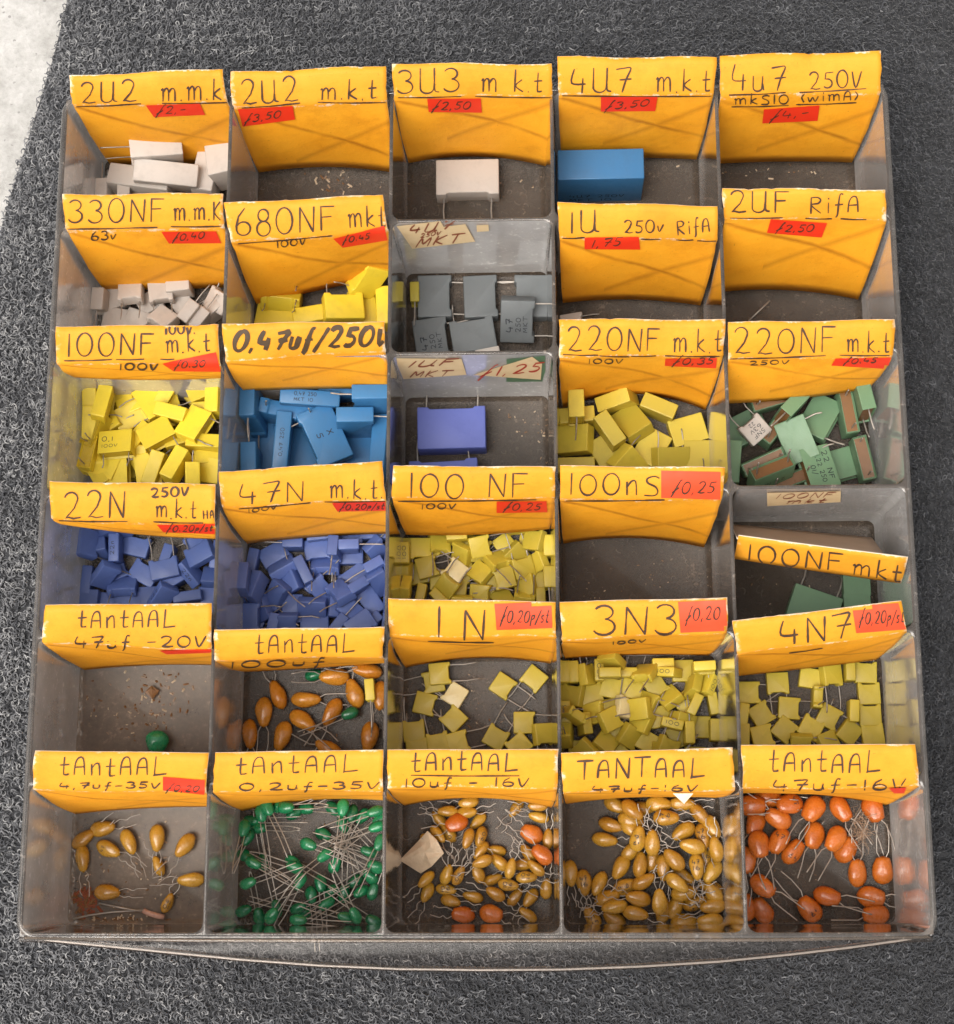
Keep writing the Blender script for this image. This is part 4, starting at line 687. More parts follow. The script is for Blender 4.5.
POSES = {
 '2U2 mmk': [[-12.512,23.41,-2.771,0.083,-0.769,-0.01,-0.634], [-12.181,22.631,-3.115,0.044,0.069,-0.108,0.991], [-13.122,22.556,-3.626,0.08,-0.005,0.032,0.996], [-10.883,23.137,-3.652,0.764,0.01,0.006,0.645], [-10.337,23.285,-3.208,0.426,0.488,-0.493,0.582], [-14.364,22.244,-3.526,0.466,0.484,-0.523,0.525], [-13.709,22.213,-3.482,0.56,0.531,-0.411,0.486]],
 '3U3': [[-2.224,22.649,-3.993,0.002,0.002,-0.707,-0.707]],
 '4U7': [[2.175,22.503,-3.48,1,0,-0,0.002]],
 '330NF': [[-14.363,18.469,-3.65,0.488,-0.481,-0.477,-0.55], [-13.34,18.683,-3.563,0.021,0.042,-0.813,-0.58], [-14,18.705,-4.052,0.409,0.391,0.562,0.603], [-12.354,18.728,-3.637,0.068,0.03,-0.726,-0.684], [-11.742,18.868,-3.688,0.998,-0.024,-0.023,0.05], [-11.716,18.511,-4.071,0.619,0.608,-0.352,-0.351], [-11.281,17.925,-3.449,0.596,0.329,-0.67,0.298], [-11.003,17.759,-3.642,0.614,0.347,-0.654,0.273], [-10.409,18.423,-3.696,0.57,0.763,-0.289,-0.093], [-13.939,17.95,-4.071,0.055,0.066,0.701,0.708], [-13.206,17.87,-4.062,0.122,0.114,0.681,0.713], [-12.824,18.527,-4.068,0.691,0.674,0.18,0.189], [-12.27,17.8,-3.706,0.25,0.206,0.784,0.529], [-10.625,18.164,-3.881,0.656,0.235,-0.668,0.261]],
 '680NF': [[-8.375,18.532,-3.848,0.011,-0.059,-0.916,-0.397], [-7.868,19.056,-3.724,0.334,-0.668,-0.623,-0.231], [-5.466,18.997,-3.253,0.106,0.875,0.223,0.416], [-6.29,18.044,-3.476,0.704,0.693,0.141,-0.07], [-5.67,18.165,-4.075,0.453,0.453,0.543,0.543], [-4.944,18.152,-3.931,0.69,0,-0,0.724], [-8.587,17.863,-4.075,0.705,0.705,-0.06,-0.06], [-7.309,17.885,-3.931,0.997,0,0,0.078]],
 '4U7 MKT': [[-3.315,18.544,-4.075,0.503,0.503,-0.497,-0.497], [-1.798,18.513,-4.075,0.509,0.509,-0.491,-0.491], [-0.143,18.5,-4.075,0.507,0.507,0.493,0.493], [-0.578,17.669,-3.756,0.294,0.628,-0.326,-0.643], [-3.406,17.052,-4.075,0.534,0.534,-0.464,-0.464], [-2.049,17.188,-4.075,0.705,0.705,0.054,0.054], [-1.557,16.458,-3.993,0.996,0,-0,0.091], [-3.967,18.66,-4.021,0.506,-0.494,-0.506,-0.494]],
 '1U': [[1.217,17.525,-4.128,0.538,0.538,-0.459,-0.459]],
 '100NF mkt': [[-14.355,15.109,-3.11,0.693,0.07,-0.04,0.717], [-14.093,14.909,-3.204,0.355,0.554,-0.566,-0.496], [-13.894,14.646,-2.756,0.767,0.022,0.106,0.632], [-13.811,15.476,-3.641,0.458,0.542,-0.497,-0.499], [-13.032,15.63,-3.867,1,-0.026,-0.002,0.012], [-13.174,14.504,-3.624,0.613,0.745,0.213,0.153], [-12.46,14.845,-3.291,0.286,0.364,0.687,0.56], [-10.979,15.405,-3.317,0.382,0.375,0.63,0.562], [-10.553,14.619,-3.471,0.997,0.039,0.05,0.051], [-11.965,15.275,-3.476,0.851,0.098,0.03,0.515], [-14.335,14.1,-3.114,0.708,0.084,-0,0.701], [-14.127,13.87,-3.105,0.053,0.819,0.562,0.103], [-13.403,13.367,-2.901,0.019,-0.051,0.782,0.62], [-12.118,13.674,-2.942,0.173,0.189,-0.754,-0.605], [-10.893,13.947,-2.851,0.383,0.354,-0.7,-0.488], [-10.597,13.364,-3.136,0.995,-0.093,-0.023,-0.042], [-12.845,13.628,-3.441,0.89,-0.049,0.08,0.446], [-14.306,13.073,-3.143,0.041,0.758,0.65,-0.03], [-13.917,13.323,-3.649,0.691,0.672,-0.227,-0.138], [-14.131,12.528,-3.463,0.871,-0.056,-0.038,-0.486], [-14.013,12.683,-3.491,0.994,0.03,0.032,-0.1], [-13.476,12.513,-3.341,0.518,0.524,-0.499,-0.457], [-12.439,12.593,-3.332,0.545,0.537,-0.429,-0.48], [-11.437,12.603,-2.789,0.847,-0.05,0.038,0.527], [-10.957,12.28,-3.004,0.531,0.576,-0.437,0.442], [-10.475,12.555,-3.267,0.676,0.727,-0.119,-0.008], [-12.735,13.189,-3.574,0.495,0.715,-0.391,-0.301], [-13.935,14.314,-4.049,0.687,0.68,-0.177,-0.187], [-12.22,14.67,-4.029,0.559,0.53,-0.46,-0.442], [-11.552,13.388,-4.035,0.719,0.675,-0.113,-0.121], [-13.398,13.031,-4.044,0.507,0.502,-0.504,-0.488], [-10.995,15.171,-4.04,0.652,0.632,-0.288,-0.305], [-14.26,14.54,-3.45,0.753,0.092,0.003,0.651], [-13.264,15.084,-3.638,0.562,0.592,-0.449,-0.363], [-12.18,12.604,-3.135,0.811,0.046,-0.034,0.582], [-11.632,14.4,-3.097,0.984,0.011,-0.093,-0.149], [-10.312,14.899,-3.137,0.7,-0.088,-0.055,0.707], [-14.219,13.527,-3.45,0.782,-0.005,-0.085,0.618], [-13.76,12.853,-3.314,0.426,0.383,-0.608,-0.549], [-11.44,13.62,-3.473,0.988,-0.027,0.052,0.14], [-13.03,13.27,-3.508,0.995,0.073,-0.007,-0.064], [-13.953,14.444,-3.582,0.544,0.667,-0.423,-0.285], [-12.089,15.073,-3.652,0.37,0.44,0.618,0.536], [-10.431,12.972,-3.442,0.993,-0.04,0.078,0.075]],
 '0,47uf': [[-9.036,14.462,-2.914,0.454,-0.507,-0.557,-0.476], [-7.224,14.753,-2.879,0.996,0.061,0.062,-0.028], [-5.234,14.539,-2.595,0.036,0.731,0.054,0.679], [-6.085,15.122,-3.199,0.993,0.033,0.083,0.075], [-7.966,14.38,-3.232,0.01,0.994,-0.088,-0.067], [-5.767,13.991,-2.945,0.738,-0.001,-0.675,0.019], [-8.771,13.529,-4.02,0.508,0.494,-0.497,-0.5], [-8.115,13.442,-3.233,0.734,0.071,-0.014,0.675], [-7.689,13.477,-3.988,0.393,0.407,0.604,0.561], [-6.747,13.548,-2.875,0.333,0.428,0.621,0.566], [-5.598,13.359,-3.994,0.727,0.687,0.011,0.001], [-4.927,13.198,-3.162,0.711,-0.115,0.022,0.694], [-9.088,12.702,-3.329,0.488,0.516,-0.492,0.504]],
 '1UF': [[-2.737,13.968,-3.931,0.707,0.707,0.005,0.005], [-2.977,12.213,-3.931,0.707,0.707,0.017,0.017]],
 '220NF yellow': [[1.261,14.44,-3.074,0.505,-0.495,-0.505,-0.495], [2.604,14.832,-3.763,0.971,0.025,-0.207,0.117], [1.295,14.342,-3.923,0.999,-0,-0,0.045], [1.222,13.6,-3.905,0.692,0.684,-0.18,0.148], [1.27,12.68,-3.923,1,0,-0,0.009], [3.932,14.611,-3.923,0.978,-0,0,-0.209], [3.088,14.114,-3.888,0.485,0.183,0.668,0.534], [2.325,13.769,-3.513,0.88,-0,-0,-0.475], [2.934,12.716,-3.837,0.53,0.707,-0.007,-0.468], [4.279,12.858,-3.848,0.603,0.773,0.159,-0.117], [4.876,13.888,-4.095,0.095,0.095,-0.701,-0.701], [5.344,11.895,-3.705,0.246,0.676,-0.645,0.258], [2.262,13.184,-4.095,0.615,0.615,-0.349,-0.349], [3.688,13.34,-4.095,0.612,0.612,0.354,0.354], [5.189,12.966,-4.095,0.502,0.502,-0.498,-0.498]],
 '220NF green': [[7.504,14.654,-3.402,0.06,-0.989,-0.138,-0.011], [6.677,13.925,-4.024,0.683,0.696,0.138,0.175], [6.909,13.72,-3.281,0.571,0.742,0.237,0.258], [8.004,14.296,-3.16,0.26,-0.713,-0.3,-0.578], [7.694,13.905,-3.755,0.007,-0.904,-0.427,-0.024], [9.041,14.141,-3.593,0.336,0.364,-0.679,-0.542], [8.22,13.324,-3.204,0.494,0.662,-0.403,-0.395], [8.847,12.395,-3.279,0.398,0.458,0.616,0.503], [9.863,14.209,-3.402,0.011,-0.652,-0.757,-0.033], [10.282,14.48,-2.878,0.524,-0.458,-0.564,-0.445], [7.13,12.66,-3.355,0.106,-0.974,-0.2,-0.024], [7.335,12.187,-3.019,0.124,0.973,0.197,-0.014], [10.283,12.712,-3.367,0.012,-0.626,-0.777,-0.063], [9.715,12.705,-4.046,0.089,0.099,-0.708,-0.693], [6.234,12.672,-3.756,0.744,-0.027,-0.001,0.668], [8.001,12.07,-3.778,0.014,0.984,0.177,0.007]],
 '22N': [[-13.522,10.717,-3.737,0.899,-0.087,0.429,0.032], [-14.35,10.25,-3.439,0.618,-0.344,-0.194,0.68], [-13.979,10.34,-3.901,0.617,-0.159,0.129,0.759], [-13.496,10.141,-3.737,0.697,0.013,-0.013,0.716], [-13.795,9.28,-3.703,0.261,0.359,-0.207,-0.872], [-12.958,10.287,-4.161,0.702,0.702,-0.083,-0.083], [-14.41,9.142,-4.029,0.735,-0,-0,0.678], [-14.345,8.377,-3.882,0.484,-0.484,0.516,-0.516], [-13.282,8.931,-4.017,0.012,0.027,-0.91,-0.414], [-12.631,9.394,-4.161,0.684,0.684,-0.179,-0.179], [-11.923,8.55,-3.759,0.303,0.364,-0.265,-0.84], [-11.905,9.833,-4.029,0.803,0,0,0.597], [-11.867,9.448,-3.619,0.703,0.703,0.073,0.073], [-10.97,10.155,-4.161,0.405,0.405,0.58,0.58], [-11.084,9.384,-3.897,0.841,0.308,0.017,-0.445], [-10.272,9.227,-4.037,0.877,0.48,-0.011,-0.021], [-10.454,8.526,-4.161,0.54,0.54,-0.457,-0.457], [-11.146,8.58,-4.029,0.998,0,0,0.069], [-10.258,9.926,-4.029,0.762,-0,0,0.647], [-12.452,8.493,-4.161,0.511,0.511,-0.489,-0.489], [-13.129,8.437,-4.161,0.051,0.051,-0.705,-0.705], [-14.031,8.459,-4.161,0.027,0.027,0.707,0.707], [-11.63,9.084,-4.029,0.966,-0,-0,0.26], [-13.569,9.647,-4.161,0.582,0.582,-0.402,-0.402], [-10.767,9.938,-3.737,0.725,0.639,0.035,0.254]],
 '47N': [[-7.79,10.26,-3.923,0.004,0.707,-0.004,0.707], [-8.461,9.971,-4.161,0.179,0.179,-0.684,-0.684], [-8.147,9.511,-3.915,0.911,0.324,0.071,0.244], [-6.975,10.052,-3.882,0.029,0.029,-0.707,-0.707], [-6.788,9.562,-4.014,0.006,0.013,-0.915,-0.402], [-7.43,9.368,-3.751,0.526,0,-0,0.85], [-6.434,10.034,-3.618,0.433,-0.526,-0.533,-0.501], [-5.96,10.113,-3.644,0.707,0.011,-0.707,0.012], [-6.88,10.484,-3.751,0.998,0,-0,0.057], [-6.04,10.422,-4.029,1,-0,0,-0.008], [-5.232,10.552,-4.029,1,-0,0,0.007], [-5.11,10.038,-3.908,0.439,0.704,0.067,-0.554], [-5.887,9.23,-4.161,0.674,0.674,0.214,0.214], [-5.162,9.46,-3.904,0.119,-0.666,-0.237,-0.697], [-6.26,8.646,-3.679,0.407,-0.787,0.128,-0.446], [-5.053,9.001,-3.918,0.054,0.585,0.397,0.705], [-5.737,8.804,-3.871,0.75,0.182,-0.594,0.23], [-8.904,8.804,-3.538,0.77,-0.224,-0.025,0.597], [-9.122,9.663,-4.029,0.771,0,0,0.637], [-9.239,8.984,-3.07,0.71,-0.108,0.105,0.688], [-8.297,8.631,-3.911,0.076,0.523,-0.613,-0.587], [-8.797,8.234,-4.026,0.373,0.747,-0.493,-0.246], [-9.101,7.885,-3.805,0.424,0.566,-0.506,-0.494], [-7.171,8.202,-4.003,0.034,-0.008,0.423,0.906], [-6.209,8.21,-4.046,0.694,0.701,0.094,-0.138], [-5.875,8.074,-3.868,0.689,0.625,-0.124,-0.346], [-5.356,8.404,-4.161,0.328,0.328,0.626,0.626], [-4.707,8.497,-3.814,0.664,-0.244,0.287,0.646], [-5.59,7.606,-3.606,0.216,0.204,-0.658,-0.692], [-7.107,7.608,-4.161,0.007,0.007,-0.707,-0.707], [-7.92,7.595,-3.993,0.357,0.611,-0.355,-0.61], [-8.995,7.364,-4.161,0.516,0.516,-0.484,-0.484], [-4.689,9.617,-3.85,0.665,-0.241,0.241,0.665], [-5.325,7.662,-4.029,0.933,0,0,0.361], [-8.407,7.568,-4.029,0.775,0,0,0.632], [-6.272,7.64,-3.923,0.638,0.306,-0.638,0.306], [-4.766,7.678,-4.029,0.74,-0,-0,0.673], [-9.251,8.846,-3.793,0.657,0.261,-0.261,0.657], [-7.395,9.197,-4.161,0.666,0.666,-0.239,-0.239], [-7.983,8.982,-3.986,0.629,0.705,-0.049,0.322], [-6.874,8.793,-3.999,0.563,0.699,-0.11,-0.427], [-7.828,8.208,-4.161,0.496,0.496,-0.504,-0.504], [-6.038,9.946,-4.161,0.707,0.707,0.004,0.004], [-6.809,10.25,-4.161,0.504,0.504,-0.496,-0.496]],
 '100 NF': [[-4.172,10.061,-4.021,0.705,0,-0,0.709], [-3.743,10.069,-3.883,0.073,-0.055,-0.705,-0.703], [-3.142,10.25,-4.007,0.137,-0.124,-0.797,-0.575], [-2.569,10.427,-3.775,0.999,-0,-0,0.032], [-1.842,10.112,-3.754,0.498,0.585,-0.32,-0.554], [-2.371,10.414,-4.177,0.187,0.187,-0.682,-0.682], [-1.02,10.232,-4.177,0.632,0.632,-0.318,-0.318], [-0.642,10.724,-3.787,0.991,-0.12,-0.052,-0.006], [0.331,10.121,-4.021,0.706,-0,-0,0.708], [-0.114,10.302,-3.794,0.695,0.643,-0.293,0.128], [-0.243,10.389,-4.177,0.705,0.705,-0.053,-0.053], [-0.69,9.884,-4.028,0.33,0.194,-0.419,-0.823], [-2.443,9.902,-3.932,0.524,0.549,0.068,0.648], [-3.522,9.471,-3.931,0.559,0.559,-0.433,-0.433], [-2.633,9.334,-3.931,0.635,0.635,0.311,0.311], [-1.298,9.659,-3.869,0.403,-0.866,-0.053,0.292], [-1.071,9.096,-3.931,0.434,0.434,0.558,0.558], [-1.813,9.304,-3.972,0.729,0.58,-0.35,-0.098], [-0.96,9.322,-4.177,0.651,0.651,-0.276,-0.276], [-0.478,9.441,-3.942,0.647,0.734,0.205,-0.004], [-0.013,9.651,-4.009,0.579,0.686,-0.171,0.406], [0.134,9.018,-4.177,0.058,0.058,-0.705,-0.705], [0.321,9.067,-3.775,0.49,-0.51,0.49,0.51], [-4.157,9.216,-3.703,0.638,-0.423,0.349,0.541], [-4.193,9.824,-3.464,0.7,-0,-0,0.714], [-4.153,8.647,-3.349,0.683,0.271,-0.305,0.605], [-4.185,8.616,-4.021,0.718,0,0,0.696], [-3.8,9.312,-4.177,0.546,0.546,-0.45,-0.45], [-3.099,9.094,-4.177,0.492,0.492,-0.507,-0.507], [-2.878,8.85,-3.807,0.468,0.815,-0.297,-0.17], [-3.715,8.592,-4.021,0.771,-0,0,0.636], [-2.461,9.344,-4.177,0.705,0.705,-0.051,-0.051], [-2.422,8.246,-4.052,0.331,0.604,-0.368,-0.625], [-1.819,8.59,-4.033,0.325,0.606,-0.52,-0.508], [-1.13,8.415,-4.075,0.486,0.236,0.666,0.514], [-0.404,8.874,-4.061,0.67,0.698,-0.113,0.227], [-0.447,8.351,-4.011,0.362,0.929,-0.076,-0.029], [-0.99,7.868,-4.021,0.878,0,0,0.479], [-3.121,8.464,-4.021,0.922,0,0,-0.386], [0.084,8.428,-4.021,0.695,0,-0,0.719], [-1.494,9.053,-4.177,0.642,0.642,-0.296,-0.296], [-2.551,8.78,-4.177,0.475,0.475,-0.523,-0.523], [-1.824,10.011,-4.052,0.463,0.526,-0.368,-0.611], [-3.535,10.013,-4.177,0.643,0.643,-0.294,-0.294]],
 '100NF loose': [[8.636,8.08,-4.054,0.697,0.697,-0.122,-0.122], [10.023,8.837,-4.136,0.707,0.707,0.003,0.003], [10.003,8.147,-4.136,0.707,0.707,0.006,0.006]],
 'tantaal 47uf': [[-11.98,4.023,-3.99,0.025,-0.093,-0.741,-0.664]],
 '100uf': [[-8.233,5.473,-4.07,0.672,0.715,0.144,0.126], [-8.655,4.931,-4.07,0.034,-0.036,0.726,0.686], [-9.077,4.248,-4.07,0.078,-0.155,0.741,0.649], [-8.058,4.181,-4.07,0.138,0.038,0.754,0.641], [-7.329,5.311,-4.07,0.442,0.555,-0.459,-0.535], [-7.428,4.656,-4.07,0.378,0.246,-0.73,-0.514], [-6.504,4.919,-4.07,0.063,0.309,0.675,0.667], [-6.447,6.027,-4.07,0.415,0.565,0.535,0.471], [-5.41,6.21,-4.07,0.535,0.493,0.604,0.325], [-5.809,5.503,-4.07,0.679,0.717,0.101,0.12], [-4.992,5.423,-4.07,0.033,-0.068,-0.775,-0.627], [-5.321,4.149,-4.07,0.045,0.053,0.74,0.668], [-6.584,3.753,-4.07,0.542,0.672,0.268,0.427], [-5.918,4.849,-3.89,0.363,0.409,0.647,0.531], [-5.296,5.579,-4.021,0.522,-0.477,-0.522,-0.477], [-7.119,6.083,-4.13,0.484,0.589,-0.486,-0.426]],
 '1 N': [[-3.104,6.08,-3.931,0.521,0.521,-0.478,-0.478], [-3.327,5.851,-4.177,0.453,0.453,0.543,0.543], [-2.652,5.445,-4.177,0.618,0.618,0.344,0.344], [-3.582,5.164,-4.177,0.434,0.434,-0.558,-0.558], [-2.692,4.692,-4.177,0.651,0.651,0.276,0.276], [-3.926,4.321,-4.177,0.706,0.706,0.032,0.032], [-3.17,3.937,-4.177,0.704,0.704,0.065,0.065], [-3.823,3.75,-4.177,0.706,0.706,0.032,0.032], [-2.543,3.951,-4.177,0.561,0.561,-0.43,-0.43], [-1.132,5.709,-4.177,0.33,0.33,-0.625,-0.625], [-0.167,5.925,-4.177,0.238,0.238,0.666,0.666], [-1.364,4.105,-4.177,0.684,0.684,-0.18,-0.18], [-0.472,4.556,-4.177,0.5,0.5,-0.5,-0.5], [0.126,4.183,-4.065,0.195,-0.131,-0.695,-0.68], [-0.658,3.873,-4.177,0.664,0.664,0.243,0.243]],
 '3N3': [[0.822,6.109,-4.021,0.701,-0,-0,0.713], [1.085,6.106,-4.021,0.698,-0,0,0.716], [1.485,6.036,-3.996,0.633,0.57,0.419,-0.314], [1.876,6.153,-4.021,0.705,-0,-0,0.709], [2.259,6.414,-3.628,0.925,-0.222,-0.299,-0.072], [2.184,6.009,-3.464,1,-0,0,0.003], [2.722,6.071,-4.021,1,0,0,-0.002], [3.292,6.026,-3.688,0.317,-0.913,-0.078,-0.246], [3.869,6.352,-4.021,1,-0,0,0.008], [4.503,6.148,-4.177,0.503,0.503,-0.497,-0.497], [4.024,6.074,-3.846,0.968,0.016,-0.246,-0.049], [5.098,6.193,-3.464,1,-0,-0,0.025], [5.126,6.123,-4.021,1,-0,-0,0.009], [4.769,5.636,-3.837,0.784,-0.015,0.293,0.548], [5.177,5.668,-3.932,0.813,0.189,0.298,0.463], [2.885,5.62,-4.177,0.704,0.704,-0.066,-0.066], [3.645,5.71,-4.177,0.616,0.616,-0.347,-0.347], [4.06,5.293,-4.014,0.883,0.356,0.115,0.284], [1.641,5.438,-4.177,0.705,0.705,0.059,0.059], [1.052,5.401,-4.048,0.682,0.682,-0.24,0.104], [2.261,5.643,-4.177,0.702,0.702,-0.083,-0.083], [3.371,5.11,-4.013,0.317,0.417,-0.757,-0.389], [1.077,4.712,-3.506,0.057,0.943,-0.254,-0.207], [1.738,4.837,-4.051,0.38,0.674,-0.552,-0.311], [2.236,4.95,-4.177,0.547,0.547,-0.448,-0.448], [2.688,4.995,-4.003,0.701,0.638,0.16,-0.274], [3.774,4.717,-4.177,0.536,0.536,-0.461,-0.461], [4.415,4.66,-3.919,0.959,0.031,0.257,-0.116], [4.567,5.153,-4.177,0.635,0.635,-0.311,-0.311], [4.799,5.046,-3.775,0.85,0,0,0.527], [1.381,4.492,-3.997,0.649,0.103,0.118,0.745], [0.863,4.197,-3.902,0.247,0.694,0.664,-0.128], [0.799,4.858,-4.021,0.705,-0,0,0.709], [2.166,4.606,-3.775,0.707,0.457,-0.221,-0.492], [3.106,4.927,-3.776,0.587,0.328,0.343,0.656], [3.176,4.554,-4.031,0.715,0.6,-0.354,0.06], [4.089,4.462,-3.775,0.993,-0,-0,-0.119], [4.596,4.18,-3.775,0.522,0.512,-0.474,0.491], [4.98,4.389,-4.177,0.501,-0.501,-0.499,0.499], [2.408,4.298,-4.177,0.671,0.671,-0.223,-0.223], [2.044,3.913,-3.922,0.789,0.507,-0.138,-0.318], [1.377,3.621,-3.81,0.09,0.424,-0.566,-0.701], [2.785,4.106,-4.002,0.784,-0.386,-0.245,0.42], [3.92,3.722,-3.795,0.658,0.693,0.038,-0.294], [3.372,3.957,-4.177,0.684,0.684,-0.18,-0.18], [4.323,4.105,-4.177,0.582,0.582,-0.402,-0.402], [4.252,3.281,-4.021,0.333,0.624,0.333,-0.624], [4.818,3.437,-4.177,0.488,0.488,-0.512,-0.512], [2.568,3.483,-4.177,0.657,0.657,-0.261,-0.261], [3.81,3.591,-4.037,0.554,0.387,-0.356,-0.645], [5.389,5.09,-4.021,0.456,0.54,-0.456,0.54], [5.409,4.277,-4.021,0.719,0,0,0.695], [1.233,3.654,-4.177,0.503,0.503,-0.497,-0.497], [1.909,3.658,-4.063,0.768,0.468,-0.228,-0.373]],
 '4N7': [[6.548,5.457,-4.177,0.501,0.501,-0.498,-0.498], [7.437,5.734,-4.177,0.014,0.014,-0.707,-0.707], [8.462,5.919,-4.177,0.705,0.705,-0.059,-0.059], [9.087,5.973,-4.064,0.189,-0.141,-0.693,-0.681], [9.645,6.108,-4.021,0.715,0,-0,0.699], [10.178,6.061,-4.177,0.707,0.707,-0.018,-0.018], [10.246,5.399,-4.177,0.707,0.707,0.01,0.01], [10.243,4.731,-4.177,0.707,0.707,0.005,0.005], [10.293,4.129,-4.177,0.706,0.706,0.035,0.035], [8.619,5.284,-4.021,0,0.738,0.675,0], [7.766,4.963,-4.177,0.477,0.477,-0.522,-0.522], [6.9,4.781,-4.177,0.615,0.615,-0.349,-0.349], [6.305,4.757,-4.021,0.76,-0,0,0.65], [6.314,4.123,-4.021,0.728,-0,0,0.686], [6.901,4.098,-4.177,0.549,0.549,-0.446,-0.446], [7.597,4.293,-4.177,0.3,0.3,-0.64,-0.64], [8.979,4.685,-4.177,0.358,0.358,-0.61,-0.61], [8.411,4.357,-4.177,0.683,0.683,-0.182,-0.182], [9.591,4.185,-4.133,0.332,0.278,-0.589,-0.682], [9.703,4.841,-4.021,0.728,0,-0,0.686], [8.935,3.891,-4.092,0.682,0.484,-0.317,-0.446], [8.073,3.831,-4.054,0.34,0.605,-0.366,-0.62]],
 '35V': [[-14.199,1.024,-4.09,0.609,0.632,-0.412,-0.245], [-13.614,1.345,-4.09,0.512,0.58,-0.501,-0.388], [-14.191,0.435,-4.09,0.005,0.097,-0.733,-0.673], [-13.398,0.72,-4.09,0.266,0.497,-0.576,-0.592], [-12.767,0.94,-4.09,0.156,0.148,-0.735,-0.643], [-11.889,1.052,-4.09,0.03,-0.057,0.722,0.689], [-11.818,0.203,-4.135,0.672,0.69,0.266,0.046], [-11.007,0.828,-4.09,0.101,0.338,0.702,0.618], [-10.785,-0.217,-4.09,0.389,0.591,0.461,0.536], [-13.371,-0.591,-4.09,0.395,0.586,-0.467,-0.532], [-11.5,-0.911,-4.135,0.64,0.733,-0.078,-0.219]],
 '0,2uf': [[-7.982,1.977,-3.41,0.509,0.603,-0.515,-0.335], [-8.544,1.775,-3.41,0.058,0.077,-0.744,-0.661], [-8.936,1.563,-3.89,0.423,0.57,-0.567,-0.419], [-8.708,1.345,-3.89,0.375,0.605,-0.547,-0.441], [-8.975,1.043,-3.65,0.19,0.137,0.789,0.568], [-9.094,0.511,-3.89,0.351,0.379,-0.691,-0.506], [-9.094,-1.14,-3.89,0.491,0.668,-0.404,-0.387], [-8.606,-1.305,-3.89,0.562,0.822,0.073,0.051], [-8.04,-1.076,-3.65,0.667,0.735,0.057,0.108], [-7.078,0.838,-3.41,0.342,0.465,-0.627,-0.523], [-6.559,0.519,-3.41,0.264,0.336,0.733,0.53], [-7.505,0.157,-3.65,0.517,0.623,0.438,0.391], [-7.305,-0.269,-3.41,0.133,0.202,0.74,0.627], [-7.02,-0.668,-3.89,0.002,-0.128,0.764,0.633], [-6.514,-0.926,-3.65,0.22,0.445,0.677,0.543], [-6.425,-0.566,-3.89,0.447,0.761,-0.336,-0.33], [-5.875,-1.331,-3.41,0.44,0.684,0.386,0.435], [-5.074,-1.458,-3.65,0.592,0.647,0.39,0.281], [-5.115,-0.577,-3.65,0.632,0.756,-0.095,-0.139], [-5.183,-0.14,-3.65,0.538,0.738,0.281,0.296], [-5.236,0.611,-3.65,0.525,0.603,0.495,0.34], [-6.405,1.928,-3.89,0.311,0.253,-0.728,-0.556], [-5.773,1.775,-3.65,0.078,0.082,0.767,0.632], [-5.482,1.695,-3.89,0.27,0.268,0.679,0.628], [-4.97,1.353,-3.41,0.397,0.431,0.621,0.521], [-7.261,-1.16,-3.89,0.484,0.583,0.58,0.299], [-7.607,0.324,-3.89,0.288,0.426,-0.718,-0.47], [-6.016,-0.639,-3.89,0.604,0.797,0.007,-0.03], [-5.484,-0.579,-3.89,0.275,0.396,0.731,0.483], [-6.726,1.159,-4.13,0.333,0.425,-0.636,-0.552], [-4.908,1.605,-3.65,0.277,0.327,0.729,0.534], [-6.712,-0.32,-3.65,0.039,0.073,-0.764,-0.64], [-7.607,1.776,-3.89,0.586,0.623,-0.395,-0.335], [-6.313,0.217,-3.89,0.623,0.748,-0.164,-0.16], [-6.08,1.449,-3.89,0.104,0.113,-0.742,-0.653], [-7.23,1.931,-3.89,0.41,0.507,-0.662,-0.371], [-7.385,-1.058,-3.65,0.473,0.697,-0.414,-0.345], [-8.562,0.296,-4.13,0.595,0.796,-0.023,0.11], [-5.703,-0.263,-4.13,0.304,0.349,0.651,0.602], [-7.756,1.936,-3.17,0.434,0.56,-0.598,-0.375], [-8.714,0.291,-3.17,0.377,0.351,-0.67,-0.535], [-8.32,1.938,-3.17,0.177,0.164,-0.777,-0.582], [-4.867,0.889,-3.17,0.092,0.218,0.78,0.579], [-4.983,0.163,-3.17,0.454,0.715,0.438,0.301], [-5.583,-1.277,-3.17,0.567,0.794,0.169,0.14], [-8.114,-1.275,-3.17,0.58,0.75,-0.255,-0.188], [-7.308,-1.395,-3.17,0.392,0.562,-0.55,-0.478], [-9.025,1.327,-3.17,0.079,-0.004,0.821,0.566], [-5.002,1.805,-3.17,0.382,0.448,0.629,0.508], [-6.003,1.931,-3.17,0.055,0.013,0.767,0.639], [-8.853,-0.313,-3.17,0.465,0.671,-0.443,-0.37]],
